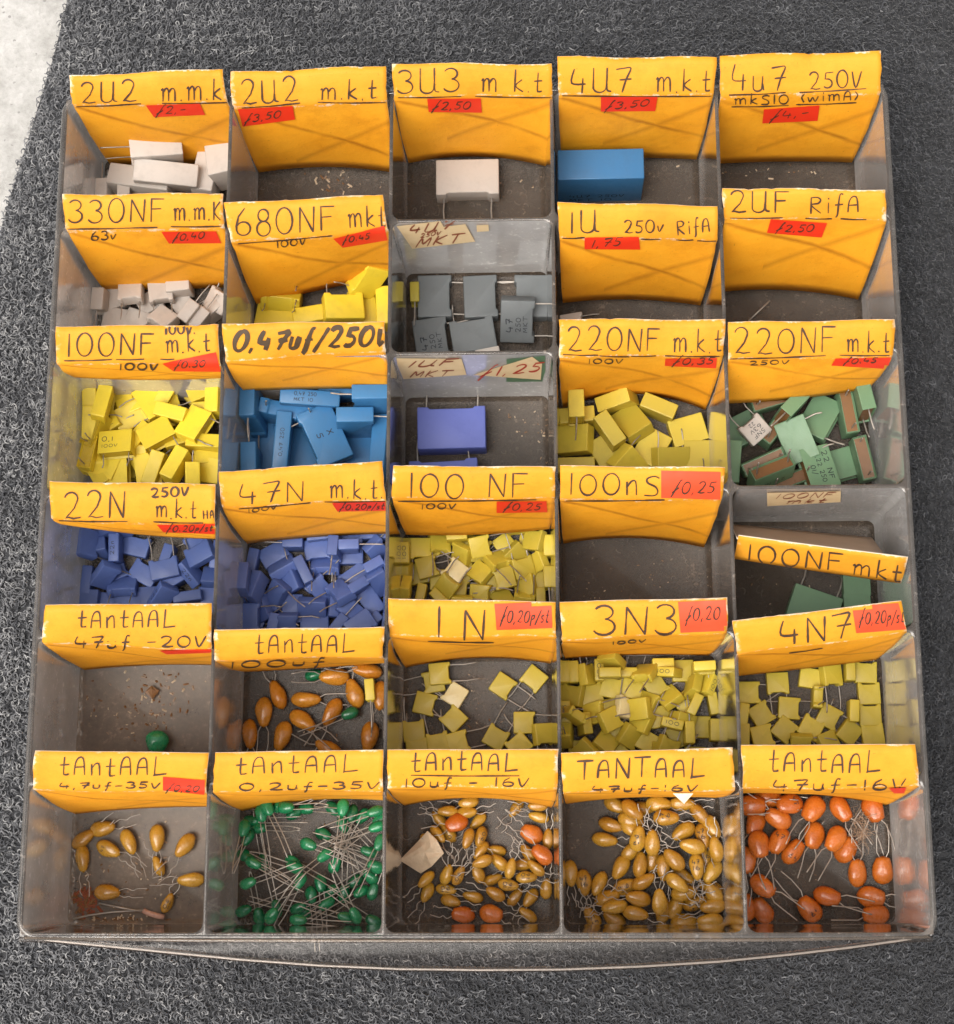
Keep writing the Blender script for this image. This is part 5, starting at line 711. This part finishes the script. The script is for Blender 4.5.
 '10uf': [[-2.207,2.107,-3.875,0.49,0.411,0.602,0.478], [-2.852,1.837,-3.875,0.52,0.46,0.598,0.4], [-2.268,1.787,-3.875,0.487,0.572,-0.525,-0.401], [-3.125,1.586,-4.135,0.621,0.695,0.32,0.169], [-2.572,1.473,-3.82,0.453,0.338,0.669,0.483], [-1.929,1.54,-4.135,0.209,0.336,0.676,0.621], [-2.834,1.18,-4.135,0.606,0.719,0.209,0.267], [-3.157,1.145,-3.875,0.271,0.198,-0.743,-0.579], [-3.431,0.918,-3.875,0.239,0.36,-0.694,-0.575], [-2.215,1,-3.615,0.084,0.165,0.735,0.652], [-1.841,1.064,-3.875,0.027,-0.222,-0.712,-0.666], [-1.829,0.645,-3.875,0.228,0.255,0.695,0.633], [-1.772,0.315,-3.615,0.31,0.496,0.527,0.616], [-1.379,0.647,-4.135,0.422,0.656,0.393,0.486], [-1.264,0.286,-3.875,0.619,0.663,0.288,0.308], [-0.925,0.106,-3.615,0.678,0.706,-0.205,0.015], [-1.922,-0.028,-3.875,0.63,0.738,0.24,0.022], [-2.513,-0.099,-3.875,0.584,0.774,-0.091,-0.228], [-2.878,-0.068,-3.875,0.62,0.76,-0.183,-0.07], [-3.506,-0.216,-3.875,0.155,0.395,0.656,0.624], [-3.491,-0.604,-4.135,0.037,0.282,0.709,0.645], [-2.91,-0.516,-4.135,0.433,0.475,-0.56,-0.523], [-2.769,-0.86,-4.135,0.364,0.495,-0.602,-0.51], [-2.382,-1.274,-4.08,0.413,0.651,0.421,0.477], [-1.531,-1.239,-4.08,0.401,0.457,-0.606,-0.513], [-2.086,-0.737,-4.135,0.478,0.637,0.364,0.482], [-1.389,-0.645,-3.875,0.57,0.654,0.351,0.353], [-1.486,-0.22,-4.135,0.502,0.649,-0.335,-0.463], [-0.994,-0.38,-3.875,0.411,0.498,-0.539,-0.541], [-0.8,-0.756,-4.135,0.612,0.713,-0.259,-0.224], [-0.331,-0.769,-4.135,0.176,0.25,0.738,0.601], [-0.415,-1.271,-4.135,0.607,0.633,0.416,0.241], [-0.446,-0.161,-3.875,0.557,0.423,-0.595,-0.396], [-0.158,0.123,-3.875,0.577,0.698,0.18,0.383], [-0.381,0.573,-4.135,0.633,0.673,0.36,0.133], [0.04,0.508,-3.82,0.626,0.654,0.328,0.271], [-0.272,1.142,-4.08,0.586,0.628,0.426,0.284], [0.223,0.991,-4.135,0.646,0.759,0.03,-0.082], [0.158,-0.502,-4.135,0.621,0.781,0.009,-0.061], [-0.739,1.93,-4.135,0.123,0.34,0.653,0.665], [-0.061,2.003,-3.875,0.441,0.503,0.598,0.442], [-0.052,1.656,-4.135,0.523,0.597,0.449,0.41], [-0.567,0.226,-4.135,0.519,0.373,0.624,0.449]],
 'TANTAAL': [[2.326,2,-4.09,0.311,0.396,-0.646,-0.574], [2.797,1.837,-3.57,0.359,0.224,-0.708,-0.566], [3.129,1.905,-4.09,0.529,0.455,-0.59,-0.408], [3.628,2.035,-3.83,0.472,0.47,-0.602,-0.44], [4.334,2.033,-3.83,0.377,0.618,-0.438,-0.533], [3.823,1.607,-3.57,0.493,0.497,-0.571,-0.429], [2.164,1.412,-4.09,0.365,0.495,-0.599,-0.513], [2.761,1.545,-3.83,0.447,0.404,-0.627,-0.494], [2.787,1.268,-3.83,0.319,0.276,-0.677,-0.604], [2.952,0.987,-3.57,0.636,0.763,-0.114,-0.017], [1.967,0.968,-4.09,0.364,0.562,-0.492,-0.556], [3.383,0.858,-3.57,0.629,0.769,-0.096,0.057], [2.787,0.641,-4.09,0.591,0.688,-0.274,-0.318], [4.354,1.202,-3.83,0.244,0.443,0.599,0.621], [4.867,1.723,-3.83,0.302,0.174,-0.708,-0.614], [4.597,0.751,-3.57,0.481,0.616,0.413,0.467], [4.94,1.06,-3.83,0.029,-0.17,0.758,0.629], [5.209,1.335,-3.83,0.143,0.225,-0.744,-0.613], [5.301,0.659,-3.57,0.638,0.757,-0.027,0.136], [4.031,0.358,-3.57,0.637,0.682,0.228,0.277], [4.702,0.145,-3.57,0.029,-0.059,0.753,0.654], [5.192,0.011,-3.83,0.208,0.212,0.74,0.603], [3.012,0.21,-3.83,0.687,0.711,-0.147,0.045], [3.416,0.321,-4.09,0.628,0.776,-0.004,-0.051], [3.704,0.118,-3.83,0.051,-0.08,0.723,0.685], [2.433,0.139,-4.09,0.269,0.081,0.739,0.613], [3.093,-0.288,-3.83,0.568,0.62,-0.475,-0.259], [2.558,-0.441,-4.09,0.516,0.641,-0.39,-0.413], [4.104,-0.336,-3.57,0.277,0.321,-0.66,-0.62], [4.32,-0.628,-3.83,0.514,0.552,-0.548,-0.363], [1.769,-0.348,-4.09,0.106,0.206,0.754,0.615], [1.302,-0.317,-4.09,0.046,0.014,-0.731,-0.68], [0.907,-0.041,-4.09,0.031,-0.059,0.728,0.682], [2.01,-0.774,-4.09,0.609,0.535,-0.494,-0.314], [2.211,-1.03,-3.83,0.482,0.418,0.606,0.475], [2.939,-0.789,-3.83,0.448,0.649,0.43,0.44], [2.843,-1.229,-3.83,0.409,0.48,-0.576,-0.52], [2.215,-1.416,-4.09,0.586,0.671,0.39,0.235], [1.546,-1.385,-4.09,0.631,0.726,0.173,0.212], [3.555,-0.888,-3.57,0.623,0.766,0.122,-0.099], [3.69,-1.157,-4.09,0.612,0.782,0.011,-0.117], [4.064,-1.037,-4.09,0.627,0.736,-0.17,-0.191], [4.674,-0.929,-4.09,0.443,0.706,-0.329,-0.443], [5.179,-1.015,-3.83,0.423,0.505,0.519,0.545], [5.078,-1.435,-3.83,0.433,0.548,0.476,0.534], [4.318,-1.471,-4.09,0.552,0.479,-0.554,-0.399], [5.156,-0.475,-4.09,0.575,0.561,0.515,0.299], [5.209,-0.654,-3.83,0.634,0.729,0.163,0.199], [4.294,-0.127,-4.09,0.293,0.415,-0.649,-0.566], [4.997,0.482,-4.09,0.115,-0.005,-0.77,-0.628]],
 'orange': [[6.465,1.969,-3.8,0.396,0.6,-0.444,-0.535], [6.991,2.218,-4.06,0.48,0.412,-0.629,-0.451], [7.604,2.019,-3.8,0.477,0.422,0.649,0.415], [7.251,1.57,-3.8,0.527,0.693,0.302,0.39], [8.319,1.871,-3.8,0.272,0.14,0.735,0.605], [9.146,1.868,-3.8,0.157,0.21,-0.73,-0.631], [10.118,1.865,-3.8,0.016,0.217,-0.728,-0.65], [6.578,1.447,-4.06,0.055,0.199,0.736,0.645], [6.621,0.821,-3.8,0.11,0.003,-0.763,-0.637], [7.238,0.911,-3.8,0.29,0.087,0.726,0.618], [8.352,1.085,-4.06,0.016,0.175,0.723,0.668], [8.956,0.979,-3.8,0.171,0.256,0.721,0.621], [9.286,0.647,-4.06,0.642,0.705,-0.29,-0.086], [7.682,0.585,-4.06,0.597,0.714,-0.128,-0.342], [6.256,0.345,-4.06,0.137,-0.097,0.758,0.63], [9.596,-0.055,-4.06,0.641,0.754,0.1,-0.108], [10.371,0.029,-4.06,0.624,0.778,0.057,-0.046], [6.687,-0.42,-3.8,0.298,0.317,-0.694,-0.573], [6.198,-1.06,-4.06,0.639,0.759,0.127,0.005], [6.692,-1.158,-4.06,0.631,0.737,0.137,0.199], [8.12,-1.114,-4.06,0.653,0.663,0.301,0.207], [8.654,-0.725,-4.06,0.452,0.377,-0.682,-0.435], [9.978,-0.753,-4.06,0.355,0.554,-0.513,-0.551], [10.096,-1.271,-4.06,0.442,0.574,0.514,0.46]],
}
DROP = {}
# ---------------------------------------------------------------- component prototypes (meshes are shared by the copies)
def bm_mesh(name, bm, mat, smooth=True):
    me = bpy.data.meshes.new(name); bm.to_mesh(me); bm.free(); me.materials.append(mat)
    if smooth: me.shade_smooth()
    return me
def box_body(L, H, T, mat, hollow):
    if not hollow:                                   # moulded case: feet at both ends, slot between, radiused edges
        f_ = min(.07, H * .09); g = L * .16; xs = L / 2; zb = -H / 2
        out = [(-xs, zb), (-xs + g, zb), (-xs + g + f_ * .6, zb + f_), (xs - g - f_ * .6, zb + f_), (xs - g, zb), (xs, zb), (xs, H / 2), (-xs, H / 2)]
        bm = bmesh.new(); fr_ = [bm.verts.new((x, -T / 2, z)) for x, z in out]; bk = [bm.verts.new((x, T / 2, z)) for x, z in out]
        n = len(out); bm.faces.new(fr_); bm.faces.new(bk[::-1])
        for i in range(n): bm.faces.new((fr_[i], bk[i], bk[(i + 1) % n], fr_[(i + 1) % n]))
        bmesh.ops.recalc_face_normals(bm, faces=bm.faces)
        bmesh.ops.bevel(bm, geom=list(bm.edges), offset=.14 if L > 2.5 else min(.05, T * .11), segments=3, affect='EDGES', profile=.5, clamp_overlap=True)
        me = bm_mesh('body', bm, mat, True); me.set_sharp_from_angle(angle=math.radians(38)); return me
    bm = bmesh.new(); bmesh.ops.create_cube(bm, size=1); bmesh.ops.scale(bm, vec=(L, T, H), verts=bm.verts)
    bot = min(bm.faces, key=lambda f: f.calc_center_median().z)
    r = bmesh.ops.inset_region(bm, faces=[bot], thickness=min(L, T) * (.12 if hollow else .10))
    bmesh.ops.translate(bm, vec=(0, 0, (.10 if hollow else .05)), verts=bot.verts)
    inner = set(bot.edges); side = [e for e in bm.edges if e not in inner and all(v not in bot.verts for v in e.verts)]
    bmesh.ops.bevel(bm, geom=side, offset=min(.035, T * .1), segments=2, affect='EDGES', profile=.6)
    rg = random.Random(int(L * 100)); 
    me = bm_mesh('body', bm, mat, False)
    for p in me.polygons: p.use_smooth = p.area < .02 * L * T or False
    return me
def fill_mesh(L, H, T, mat):
    a = min(L, T) * .13; x, y, z = L / 2 - a, T / 2 - a, -H / 2 + .07
    vs = [(-x, -y, z), (x, -y, z), (x, y, z), (-x, y, z)]; vs += [(p[0], p[1], z + .06) for p in vs]
    bm = bmesh.new(); bv = [bm.verts.new(v) for v in vs]
    for f in ((3, 2, 1, 0), (4, 5, 6, 7), (0, 1, 5, 4), (1, 2, 6, 5), (2, 3, 7, 6), (3, 0, 4, 7)): bm.faces.new([bv[i] for i in f])
    return bm_mesh('epoxy_fill', bm, mat, False)
def lead_mesh(x, z0, ln, style, var, r=.027):
    rg = random.Random(var * 7 + style)
    if style == 0:
        path = [(x, 0, z0 + .1), (x, 0, z0), (x + rg.uniform(-.03, .03), rg.uniform(-.02, .02), z0 - ln * .5), (x + rg.uniform(-.08, .08), rg.uniform(-.05, .05), z0 - ln * rg.uniform(.7, 1.05))]
        if ln > 1.2: r *= .8
    elif style == 1:
        s = 1 if x > 0 else -1
        path = [(x * .6, 0, z0 + .15), (x * .8, 0, z0), (x + s * .06, 0, z0 - .16), (x + s * .07, rg.uniform(-.03, .03), z0 - ln * .6), (x + s * .05 + rg.uniform(-.06, .06), rg.uniform(-.05, .05), z0 - ln)]
        r *= .85
    else:
        s = 1 if x > 0 else -1
        w1, w2 = rg.uniform(.03, .10), rg.uniform(-.02, .04); m_ = rg.uniform(.14, .24)
        path = [(x * .5, 0, z0 + .15), (x * .9, 0, z0 - .02), (x + s * w1, .01, z0 - m_), (x + s * w2, .0, z0 - m_ * 1.9), (x + s * w1, 0, z0 - m_ * 2.6), (x + s * .06 + rg.uniform(-.10, .10), rg.uniform(-.05, .05), z0 - ln * rg.uniform(.75, 1.1))]
        path = [path[0]] + [p for p in smooth(path[1:], 3)]
        r *= .66
    out = []
    for i in range(len(path) - 1):
        for k in range(3): u = k / 3; out.append(tuple(a * (1 - u) + b * u for a, b in zip(path[i], path[i + 1])))
    out.append(path[-1])
    r *= .82
    v, f = tube(out, r, 6); me = bpy.data.meshes.new('lead'); me.from_pydata([tuple(p) for p in v], [], f); me.update(); me.shade_smooth(); me.materials.append(M['wire']); return me
BLUNT = {'orange_bead': .5, 'ochre_bead': .26, 'mustard_bead': .26, 'green_bead': .42}
def bead_body(L, H, T, mat, var):
    rg = random.Random(var); N = 16; R = 14; prof = []
    fat = rg.uniform(.92, 1.06)
    for i in range(R + 1):
        t = i / R; z = -H / 2 + H * t
        r = (math.sin(math.pi * min(1, (.5 * t / .60) if t < .60 else .5 + .5 * (t - .60) / .40))) ** (.80 if t < .60 else .52)
        bl = BLUNT.get(mat, .28); r = bl + (1 - bl) * r if t < .60 else r
        prof.append((z, r if 0 < i < R else 0))
    vs, fs = [(0, 0, prof[0][0])], []
    for z, r in prof[1:-1]:
        for k in range(N):
            a = 2 * math.pi * k / N; w_ = 1 + .045 * math.sin(3 * a + var * 2 + z * 5) + .03 * math.sin(5 * a - z * 9 + var); vs.append((r * fat * L / 2 * math.cos(a) * w_, r * T / 2 * math.sin(a) * w_, z))
    vs.append((0, 0, prof[-1][0])); m = len(prof) - 2
    for k in range(N): fs.append((0, 1 + (k + 1) % N, 1 + k)); fs.append((len(vs) - 1, 1 + (m - 1) * N + k, 1 + (m - 1) * N + (k + 1) % N))
    for i in range(m - 1):
        for k in range(N): fs.append((1 + i * N + k, 1 + i * N + (k + 1) % N, 1 + (i + 1) * N + (k + 1) % N, 1 + (i + 1) * N + k))
    me = bpy.data.meshes.new('bead'); me.from_pydata(vs, [], fs); me.update(); me.shade_smooth(); me.materials.append(M[mat]); return me
NAMES = {'WL': 'film_capacitor', 'XL': 'film_capacitor'}
def proto(t, var):
    sh, L, H, T, mat, ep, ll, st = TYPES[t]; parts = []
    if sh == 'box':
        parts.append(('body', box_body(L, H, T, M[mat], ep)))
        if ep: parts.append(('epoxy_fill', fill_mesh(L, H, T, M[ep])))
        sx = L * .38; r = .034 if L > 1.3 else .026
        for s in (-1, 1): parts.append(('lead', lead_mesh(s * sx, -H / 2, ll, 0, var * 3 + s, r)))
    else:
        parts.append(('body', bead_body(L, H, T, mat, var)))
        for s in (-1, 1): parts.append(('lead', lead_mesh(s * L * .2, -H / 2 + .04, ll, st, var * 5 + s)))
    return parts
PROTO = {(t, v): proto(t, v) for t in TYPES for v in range(4)}
def print_mesh(L, H, T, lines, ax):
    """small printed marks on the big (+y) face or on the top (+z) face of a box body"""
    polys = []
    V, F = [], []
    for s, x0, y0, x1, y1, h in lines:
        v, f = ribbon_px([[(a, -b) for a, b in pl] for pl in text_strokes(s, x0, -y0, x1, -y1, h)], .035) if False else (None, None)
        for pl in text_strokes(s, x0, -y0, x1, -y1, h):
            pl = [(a, -b) for a, b in pl]; b0 = len(V)
            for i, p in enumerate(pl):
                a = pl[max(i - 1, 0)]; c = pl[min(i + 1, len(pl) - 1)]; dx, dy = c[0] - a[0], c[1] - a[1]; l = math.hypot(dx, dy) or 1; w_ = h * .07
                for sg in (1, -1):
                    q = (p[0] - sg * dy / l * w_, p[1] + sg * dx / l * w_)
                    if ax == 'bead': V.append((-q[0], T / 2 * math.sqrt(max(.05, 1 - (2.3 * q[0] / L) ** 2 - (1.9 * (q[1] - .06 * H) / H) ** 2)) + .012, q[1]))
                    elif ax == '-y': V.append((q[0], -T / 2 - .006, q[1]))
                    else: V.append((-q[0], T / 2 + .006, q[1]) if ax == 'y' else (q[0], q[1], H / 2 + .006))
            for i in range(len(pl) - 1): F.append((b0 + 2 * i, b0 + 2 * i + 1, b0 + 2 * i + 3, b0 + 2 * i + 2))
    me = bpy.data.meshes.new('printed_mark'); me.from_pydata(V, [], F); me.update(); me.materials.append(M['print']); return me
ORD = ['first', 'second', 'third', 'fourth', 'fifth', 'sixth', 'seventh', 'eighth', 'ninth', 'tenth', 'eleventh', 'twelfth']
WHERE = {'2U2 mmk': 'in back left bin', '3U3': 'in bin 3U3 mkt', '4U7': 'in bin 4U7 mkt', '330NF': 'in bin 330NF', '680NF': 'in bin 680NF', '4U7 MKT': 'behind clear divider with beige label',
 '1U': 'in bin 1U', '100NF mkt': 'in bin 100NF mkt', '0,47uf': 'in bin 0,47uf', '1UF': 'in the cardless bin', '220NF yellow': 'in left 220NF bin', '220NF green': 'in right 220NF bin',
 '22N': 'in bin 22N', '47N': 'in bin 47N', '100 NF': 'in centre 100 NF bin', '100NF loose': 'under the askew card', 'tantaal 47uf': 'in dusty 20V bin', '100uf': 'in bin 100uf', '1 N': 'in bin 1 N',
 '3N3': 'in bin 3N3', '4N7': 'in bin 4N7', '35V': 'in front left corner bin', '0,2uf': 'in bin 0,2uf', '10uf': 'in bin 10uf', 'TANTAAL': 'in capitals TANTAAL bin', 'orange': 'in front right corner bin'}
LOOK = {'WL': 'large white box capacitor', 'WM': 'stubby white box capacitor', 'WS': 'small white box capacitor', 'XL': 'very large sky blue block capacitor with small print', 'YM': 'yellow box capacitor', 'GY': 'grey box capacitor',
 'YL': 'yellow box capacitor', 'BL': 'long sky blue capacitor', 'BV': 'violet blue rectangular capacitor', 'Y2': 'yellow box capacitor', 'GR': 'green box capacitor', 'BS': 'small blue capacitor',
 'YS': 'small yellow square capacitor', 'YP': 'small pale cream square capacitor', 'GL': 'large green capacitor', 'G2': 'smaller green capacitor', 'TL': 'ochre teardrop capacitor', 'TS': 'yellow teardrop capacitor', 'TG': 'green teardrop capacitor',
 'TT': 'mustard teardrop capacitor', 'TY': 'mustard teardrop capacitor', 'TO': 'orange teardrop capacitor', 'TR': 'orange teardrop capacitor', 'TB': 'round glossy green capacitor'}
POSEW = {'F': 'flat', 'N': 'on its side', 'D': 'on edge', 'U': 'underside up'}
PLUR = {'bead': 'teardrop capacitors', 'box': 'box capacitors'}
PRINTS = {('4U7 MKT', 3): ([('47', -.35, .15, .1, .15, .22), ('250', -.35, -.1, .15, -.1, .16), ('MKT', -.35, -.32, .2, -.32, .14)], 'y'), ('4U7 MKT', 4): ([('47', -.35, .15, .1, .15, .22), ('250', -.35, -.1, .15, -.1, .16), ('MKT', -.35, -.32, .2, -.32, .14)], 'y'),
 ('0,47uf', 9): ([('X', -.1, .1, .08, .1, .2), ('5', -.1, -.25, .06, -.25, .2)], 'y'), ('0,47uf', 1): ([('0,47 250', -.5, .04, .2, .04, .12), ('MKT 10', -.5, -.14, .1, -.14, .11)], 'z'), ('0,47uf', 7): ([('0,47 250', -.5, -.05, .4, -.05, .12)], 'z'),
 ('220NF green', 7): ([('22 NF', -.5, .2, .45, .2, .17), ('0,22 250', -.5, -.05, .5, -.05, .15), ('01/', -.1, -.3, .2, -.3, .15)], 'y'), ('220NF green', 2): ([('5NF', -.22, .12, .2, .12, .13), ('63V', -.22, -.06, .2, -.06, .13), ('22', -.1, -.24, .1, -.24, .12)], 'y')}
TYPEPRINT = {'YL': ([('0,1', -.42, .02, -.05, .02, .16), ('100V', -.42, -.2, .1, -.2, .11)], 'y'), 'BS': ([('22n', -.25, -.02, .2, -.02, .13)], 'z'), 'YS': ([('100', -.22, -.05, .2, -.05, .11)], 'z'),
 'TY': ([('47', -.12, .05, .1, .05, .13), ('16', -.12, -.12, .1, -.12, .12)], 'bead'), 'TT': ([('10', -.09, .04, .09, .04, .11), ('16', -.09, -.11, .09, -.11, .10)], 'bead'), 'TS': ([('47', -.1, .05, .1, .05, .11)], 'bead'),
 'TO': ([('47', -.14, .05, .14, .05, .15)], 'bead'), 'Y2': ([('0,22', -.35, .0, .3, .0, .14)], 'y'), 'GR': ([('22 NF', -.4, .05, .4, .05, .15)], 'y'), 'WL': ([('2u2', -.5, .0, .1, .0, .2)], 'z'), 'BL': ([('47 250', -.5, -.05, .4, -.05, .12)], 'z')}
PRINTS[('4U7', 0)] = ([('4U7 250V', -1.0, -.45, .8, -.45, .2), ('MKT 10', -1.0, -.75, .4, -.75, .18)], '-y'); PRINTS[('3U3', 0)] = ([], 'y')
def place(k, n, t, pose, loc, quat, label, group):
    var = (n * 7 + len(k)) % 4
    root = empty('film_capacitor' if TYPES[t][0] == 'box' else 'tantalum_capacitor', loc); root.rotation_mode = 'QUATERNION'; root.rotation_quaternion = quat; root.empty_display_size = .1
    tag(root, label, 'capacitor', group)
    root.location.z += .004 * (n % 9)
    for nm, me in PROTO[(t, var)]:
        o = bpy.data.objects.new(nm, me); COL.objects.link(o); o.parent = root
    pr = PRINTS.get((k, n))
    if pr is None and (n * 3 + len(k)) % 11 < 2: pr = TYPEPRINT.get(t)
    if pr and pr[0]:
        sh, L, H, T, *_ = TYPES[t]; me = print_mesh(L, H, T, *pr); o = bpy.data.objects.new('printed_mark', me); COL.objects.link(o); o.parent = root
    return root
for k, (r, c, fr, items) in I.items():
    pose = POSES[k]; byt = {}
    for n, (zx, zy, t, ps, ang, lay) in enumerate(items):
        if n in DROP.get(k, ()): continue
        x, y, z = pose[n][:3]; byt.setdefault(t, []).append((n, x, y, z, ps))
    lab = {}
    for t, l in byt.items():
        if len(l) == 1: lab[l[0][0]] = f'{LOOK[t]} {WHERE[k]}'; continue
        l.sort(key=lambda q: -proj(q[1:4])[1] * -1)
        nr = max(1, round(math.sqrt(len(l) * .8))); per = math.ceil(len(l) / nr); rows = [l[a:a + per] for a in range(0, len(l), per)]
        for ri, row in enumerate(rows):
            row.sort(key=lambda q: q[1])
            for ci, (n, x, y, z, ps) in enumerate(row):
                pw = POSEW[ps] if TYPES[t][0] == 'box' else ''
                a = f'{ORD[ci]} from left' if len(row) > 1 else ''
                if len(rows) == 1: s = f'{LOOK[t]} {pw}, {a}, {WHERE[k]}'
                else:
                    rn = 'back row' if ri == 0 else ('front row' if ri == len(rows) - 1 else f'{ORD[ri]} row')
                    s = f'{LOOK[t]}{" " + pw if pw else ""}, {a + " " if a else ""}in {rn}, {WHERE[k]}'
                lab[n] = ' '.join(s.replace(' ,', ',').split()).replace(', ,', ',')
    for n, (zx, zy, t, ps, ang, lay) in enumerate(items):
        if n in DROP.get(k, ()): continue
        q = pose[n]
        if len(re.findall('[A-Za-z0-9]+', lab[n])) > 16: lab[n] = lab[n].replace(' capacitor', '').replace(', in ', ' in ')
        assert len(lab[n].split()) <= 16, lab[n]
        place(k, n, t, ps, q[:3], Quaternion(q[3:]), lab[n], f'{LOOK[t].split(" with")[0]}s {WHERE[k]}' if len(byt[t]) > 1 else None)

# ---------------------------------------------------------------- odds and ends
def wire(name, pts, r, lab, cat):
    v, f = tube([P(*p) for p in pts], r, 6); o = mesh_obj(name, v, f, M['wire'], None, True); tag(o, lab, cat); return o
wire('wire_clipping', [(748.5, 321, -4.2), (758, 312, -4.15), (770, 300.5, -4.0)], .03, 'single bent wire clipping on the floor of bin 2UF RifA', 'wire clipping')
# axial part with twisted pinkish body and two long leads
rb_ = P(152.5, 914, -4.15); root = empty('axial_resistor', rb_); tag(root, 'pinkish axial component with two long leads in front left corner bin', 'resistor')
v, f = tube([P(144, 911, -4.15) - rb_, P(148, 913, -4.1) - rb_, P(153, 914.5, -4.12) - rb_, P(158, 916, -4.1) - rb_, P(164, 917, -4.15) - rb_], .085, 10); mesh_obj('body', v, f, M['pink'], root, True)
for pts in ([(145, 912, -4.15), (120, 907.5, -4.1), (99, 903, -4.15)], [(144, 910, -4.1), (112, 912, -4.2), (90, 915, -4.2), (73, 919, -4.2)]):
    v, f = tube([P(*p) - rb_ for p in pts], .032, 6); mesh_obj('lead', v, f, M['wire'], root, True)
def scrap(name, pts, z, lab, cat, mat, th=.03, bump_=.12):
    ps = [P(x, y, z + dz) for x, y, dz in pts]; c = sum(ps, Vector()) / len(ps); n = len(ps)
    mid = [(p + c) / 2 + Vector((0, 0, bump_ * (1 if i % 2 else .3))) for i, p in enumerate(ps)]
    vs = ps + mid + [c + Vector((0, 0, bump_))]; fs = [(i, (i + 1) % n, n + (i + 1) % n, n + i) for i in range(n)] + [(n + i, n + (i + 1) % n, 2 * n) for i in range(n)]
    o = mesh_obj(name, vs, fs, mat, None, False); md = o.modifiers.new('t', 'SOLIDIFY'); md.thickness = th; tag(o, lab, cat)
Z = (380, 740, 5.02)
scrap('paper_scrap', [(400, 860, 0), (418, 842, .2), (428, 831, .5), (437, 840, .6), (444, 853, .5), (432, 866, .3), (421, 873, 0)], -4.0, 'crumpled off-white paper scrap among the teardrops of bin 10uf', 'paper scrap', M['scrap'])
scrap('paper_scrap', [(673, 793, 0), (693, 793, 0), (684, 803, -.3)], -.2, 'small white torn triangle under the capitals TANTAAL card', 'paper scrap', M['edge'], .03, .03)
scrap('chip', [(146, 692, .0), (152, 686, .02), (159, 691, 0), (153, 699, 0)], -4.2, 'tiny brown square flake on the dusty floor of bin 47uf -20V', 'flake', M['epoxy_brown'], .06, .05)
def flecks(name, cx_, cy_, rx, ry, n, mats_, lab, smin=.015, smax=.05, seed=1):
    rg = random.Random(seed); V, F, mi = [], [], []
    for i in range(n):
        x = cx_ + rg.gauss(0, rx); y = cy_ + rg.gauss(0, ry); p = P(x, y, FLOOR + .02); s = rg.uniform(smin, smax); a = rg.uniform(0, 6.3); l = s * rg.uniform(1, 3)
        u = Vector((math.cos(a), math.sin(a), 0)); w_ = Vector((-u.y, u.x, 0)); b = len(V)
        for sx_, sy_, sz in ((-1, -1, 0), (1, -1, 0), (1, 1, 0), (-1, 1, 0), (0, 0, 1)): V.append(p + u * l * sx_ + w_ * s * sy_ + Vector((0, 0, s * sz)))
        F += [(b, b + 1, b + 4), (b + 1, b + 2, b + 4), (b + 2, b + 3, b + 4), (b + 3, b, b + 4)]; mi += [rg.randrange(len(mats_))] * 4
    o = mesh_obj(name, V, F, mats_, None, False, mi); tag(o, lab, kind='stuff')
DM = [M['scrap'], M['epoxy_brown'], M['back']]
flecks('dust_crumbs', 150, 705, 28, 26, 132, DM, 'pale crumbs and flakes scattered over the dusty bin floor', .01, .035, 2)
flecks('dust_crumbs', 130, 870, 28, 32, 90, DM, 'fine crumbs over the floor of the front left corner bin', .008, .025, 3)
flecks('rust_crumbs', 84, 902, 8, 7, 90, [M['epoxy_brown'], M['brown_ink']], 'heap of rusty brown crumbs in the front left corner', .02, .05, 4)
flecks('rust_crumbs', 115, 921, 15, 2.5, 60, [M['epoxy_brown'], M['scrap']], 'row of brown crumbs along the front wall of the bin', .015, .04, 5)
flecks('dust_crumbs', 336, 183, 14, 7, 24, DM, 'light crumbs on the empty floor under card 2U2 mkt', .01, .04, 6)
flecks('dust_crumbs', 530, 425, 16, 14, 28, DM, 'crumbs beside the violet blue capacitor', .008, .03, 7)
flecks('dust_crumbs', 480, 700, 30, 22, 32, DM, 'crumbs on the floor of bin 1 N', .006, .022, 8)
flecks('dust_crumbs', 640, 585, 40, 12, 24, DM, 'crumbs on the floor of the empty bin 100nS', .006, .022, 9)
flecks('dust_crumbs', 790, 590, 40, 12, 16, DM, 'crumbs under the askew card', .006, .022, 10)
flecks('dust_crumbs', 470, 180, 50, 10, 20, DM, 'crumbs around the lone white capacitor', .006, .025, 11)
flecks('dust_crumbs', 780, 172, 40, 6, 20, DM, 'crumbs on the floor of the back right corner bin', .006, .03, 12)
flecks('dust_crumbs', 340, 845, 40, 45, 32, DM, 'crumbs among the front bins', .006, .02, 13)
flecks('dust_crumbs', 820, 860, 45, 40, 24, DM, 'crumbs under the orange capacitors', .006, .02, 14)
# tuft of grey lint in the front right corner bin
rg = random.Random(9); V, F = [], []
for i in range(110):
    p = P(861 + rg.gauss(0, 4), 832 + rg.gauss(0, 10), -3.9 + rg.uniform(0, .5)); pts = [p]
    d = Vector((rg.uniform(-1, 1), rg.uniform(-1, 1), rg.uniform(-.4, .4)))
    for s in range(4): d = (d + Vector((rg.uniform(-1, 1), rg.uniform(-1, 1), rg.uniform(-.5, .5))) * .7).normalized(); pts.append(pts[-1] + d * .09)
    v, f = tube(pts, .005, 3, False); V, F = join((V, F), (v, f))
tag(mesh_obj('lint_tuft', V, F, M['back'], None), 'grey fluff of lint between the orange teardrop capacitors', 'lint')
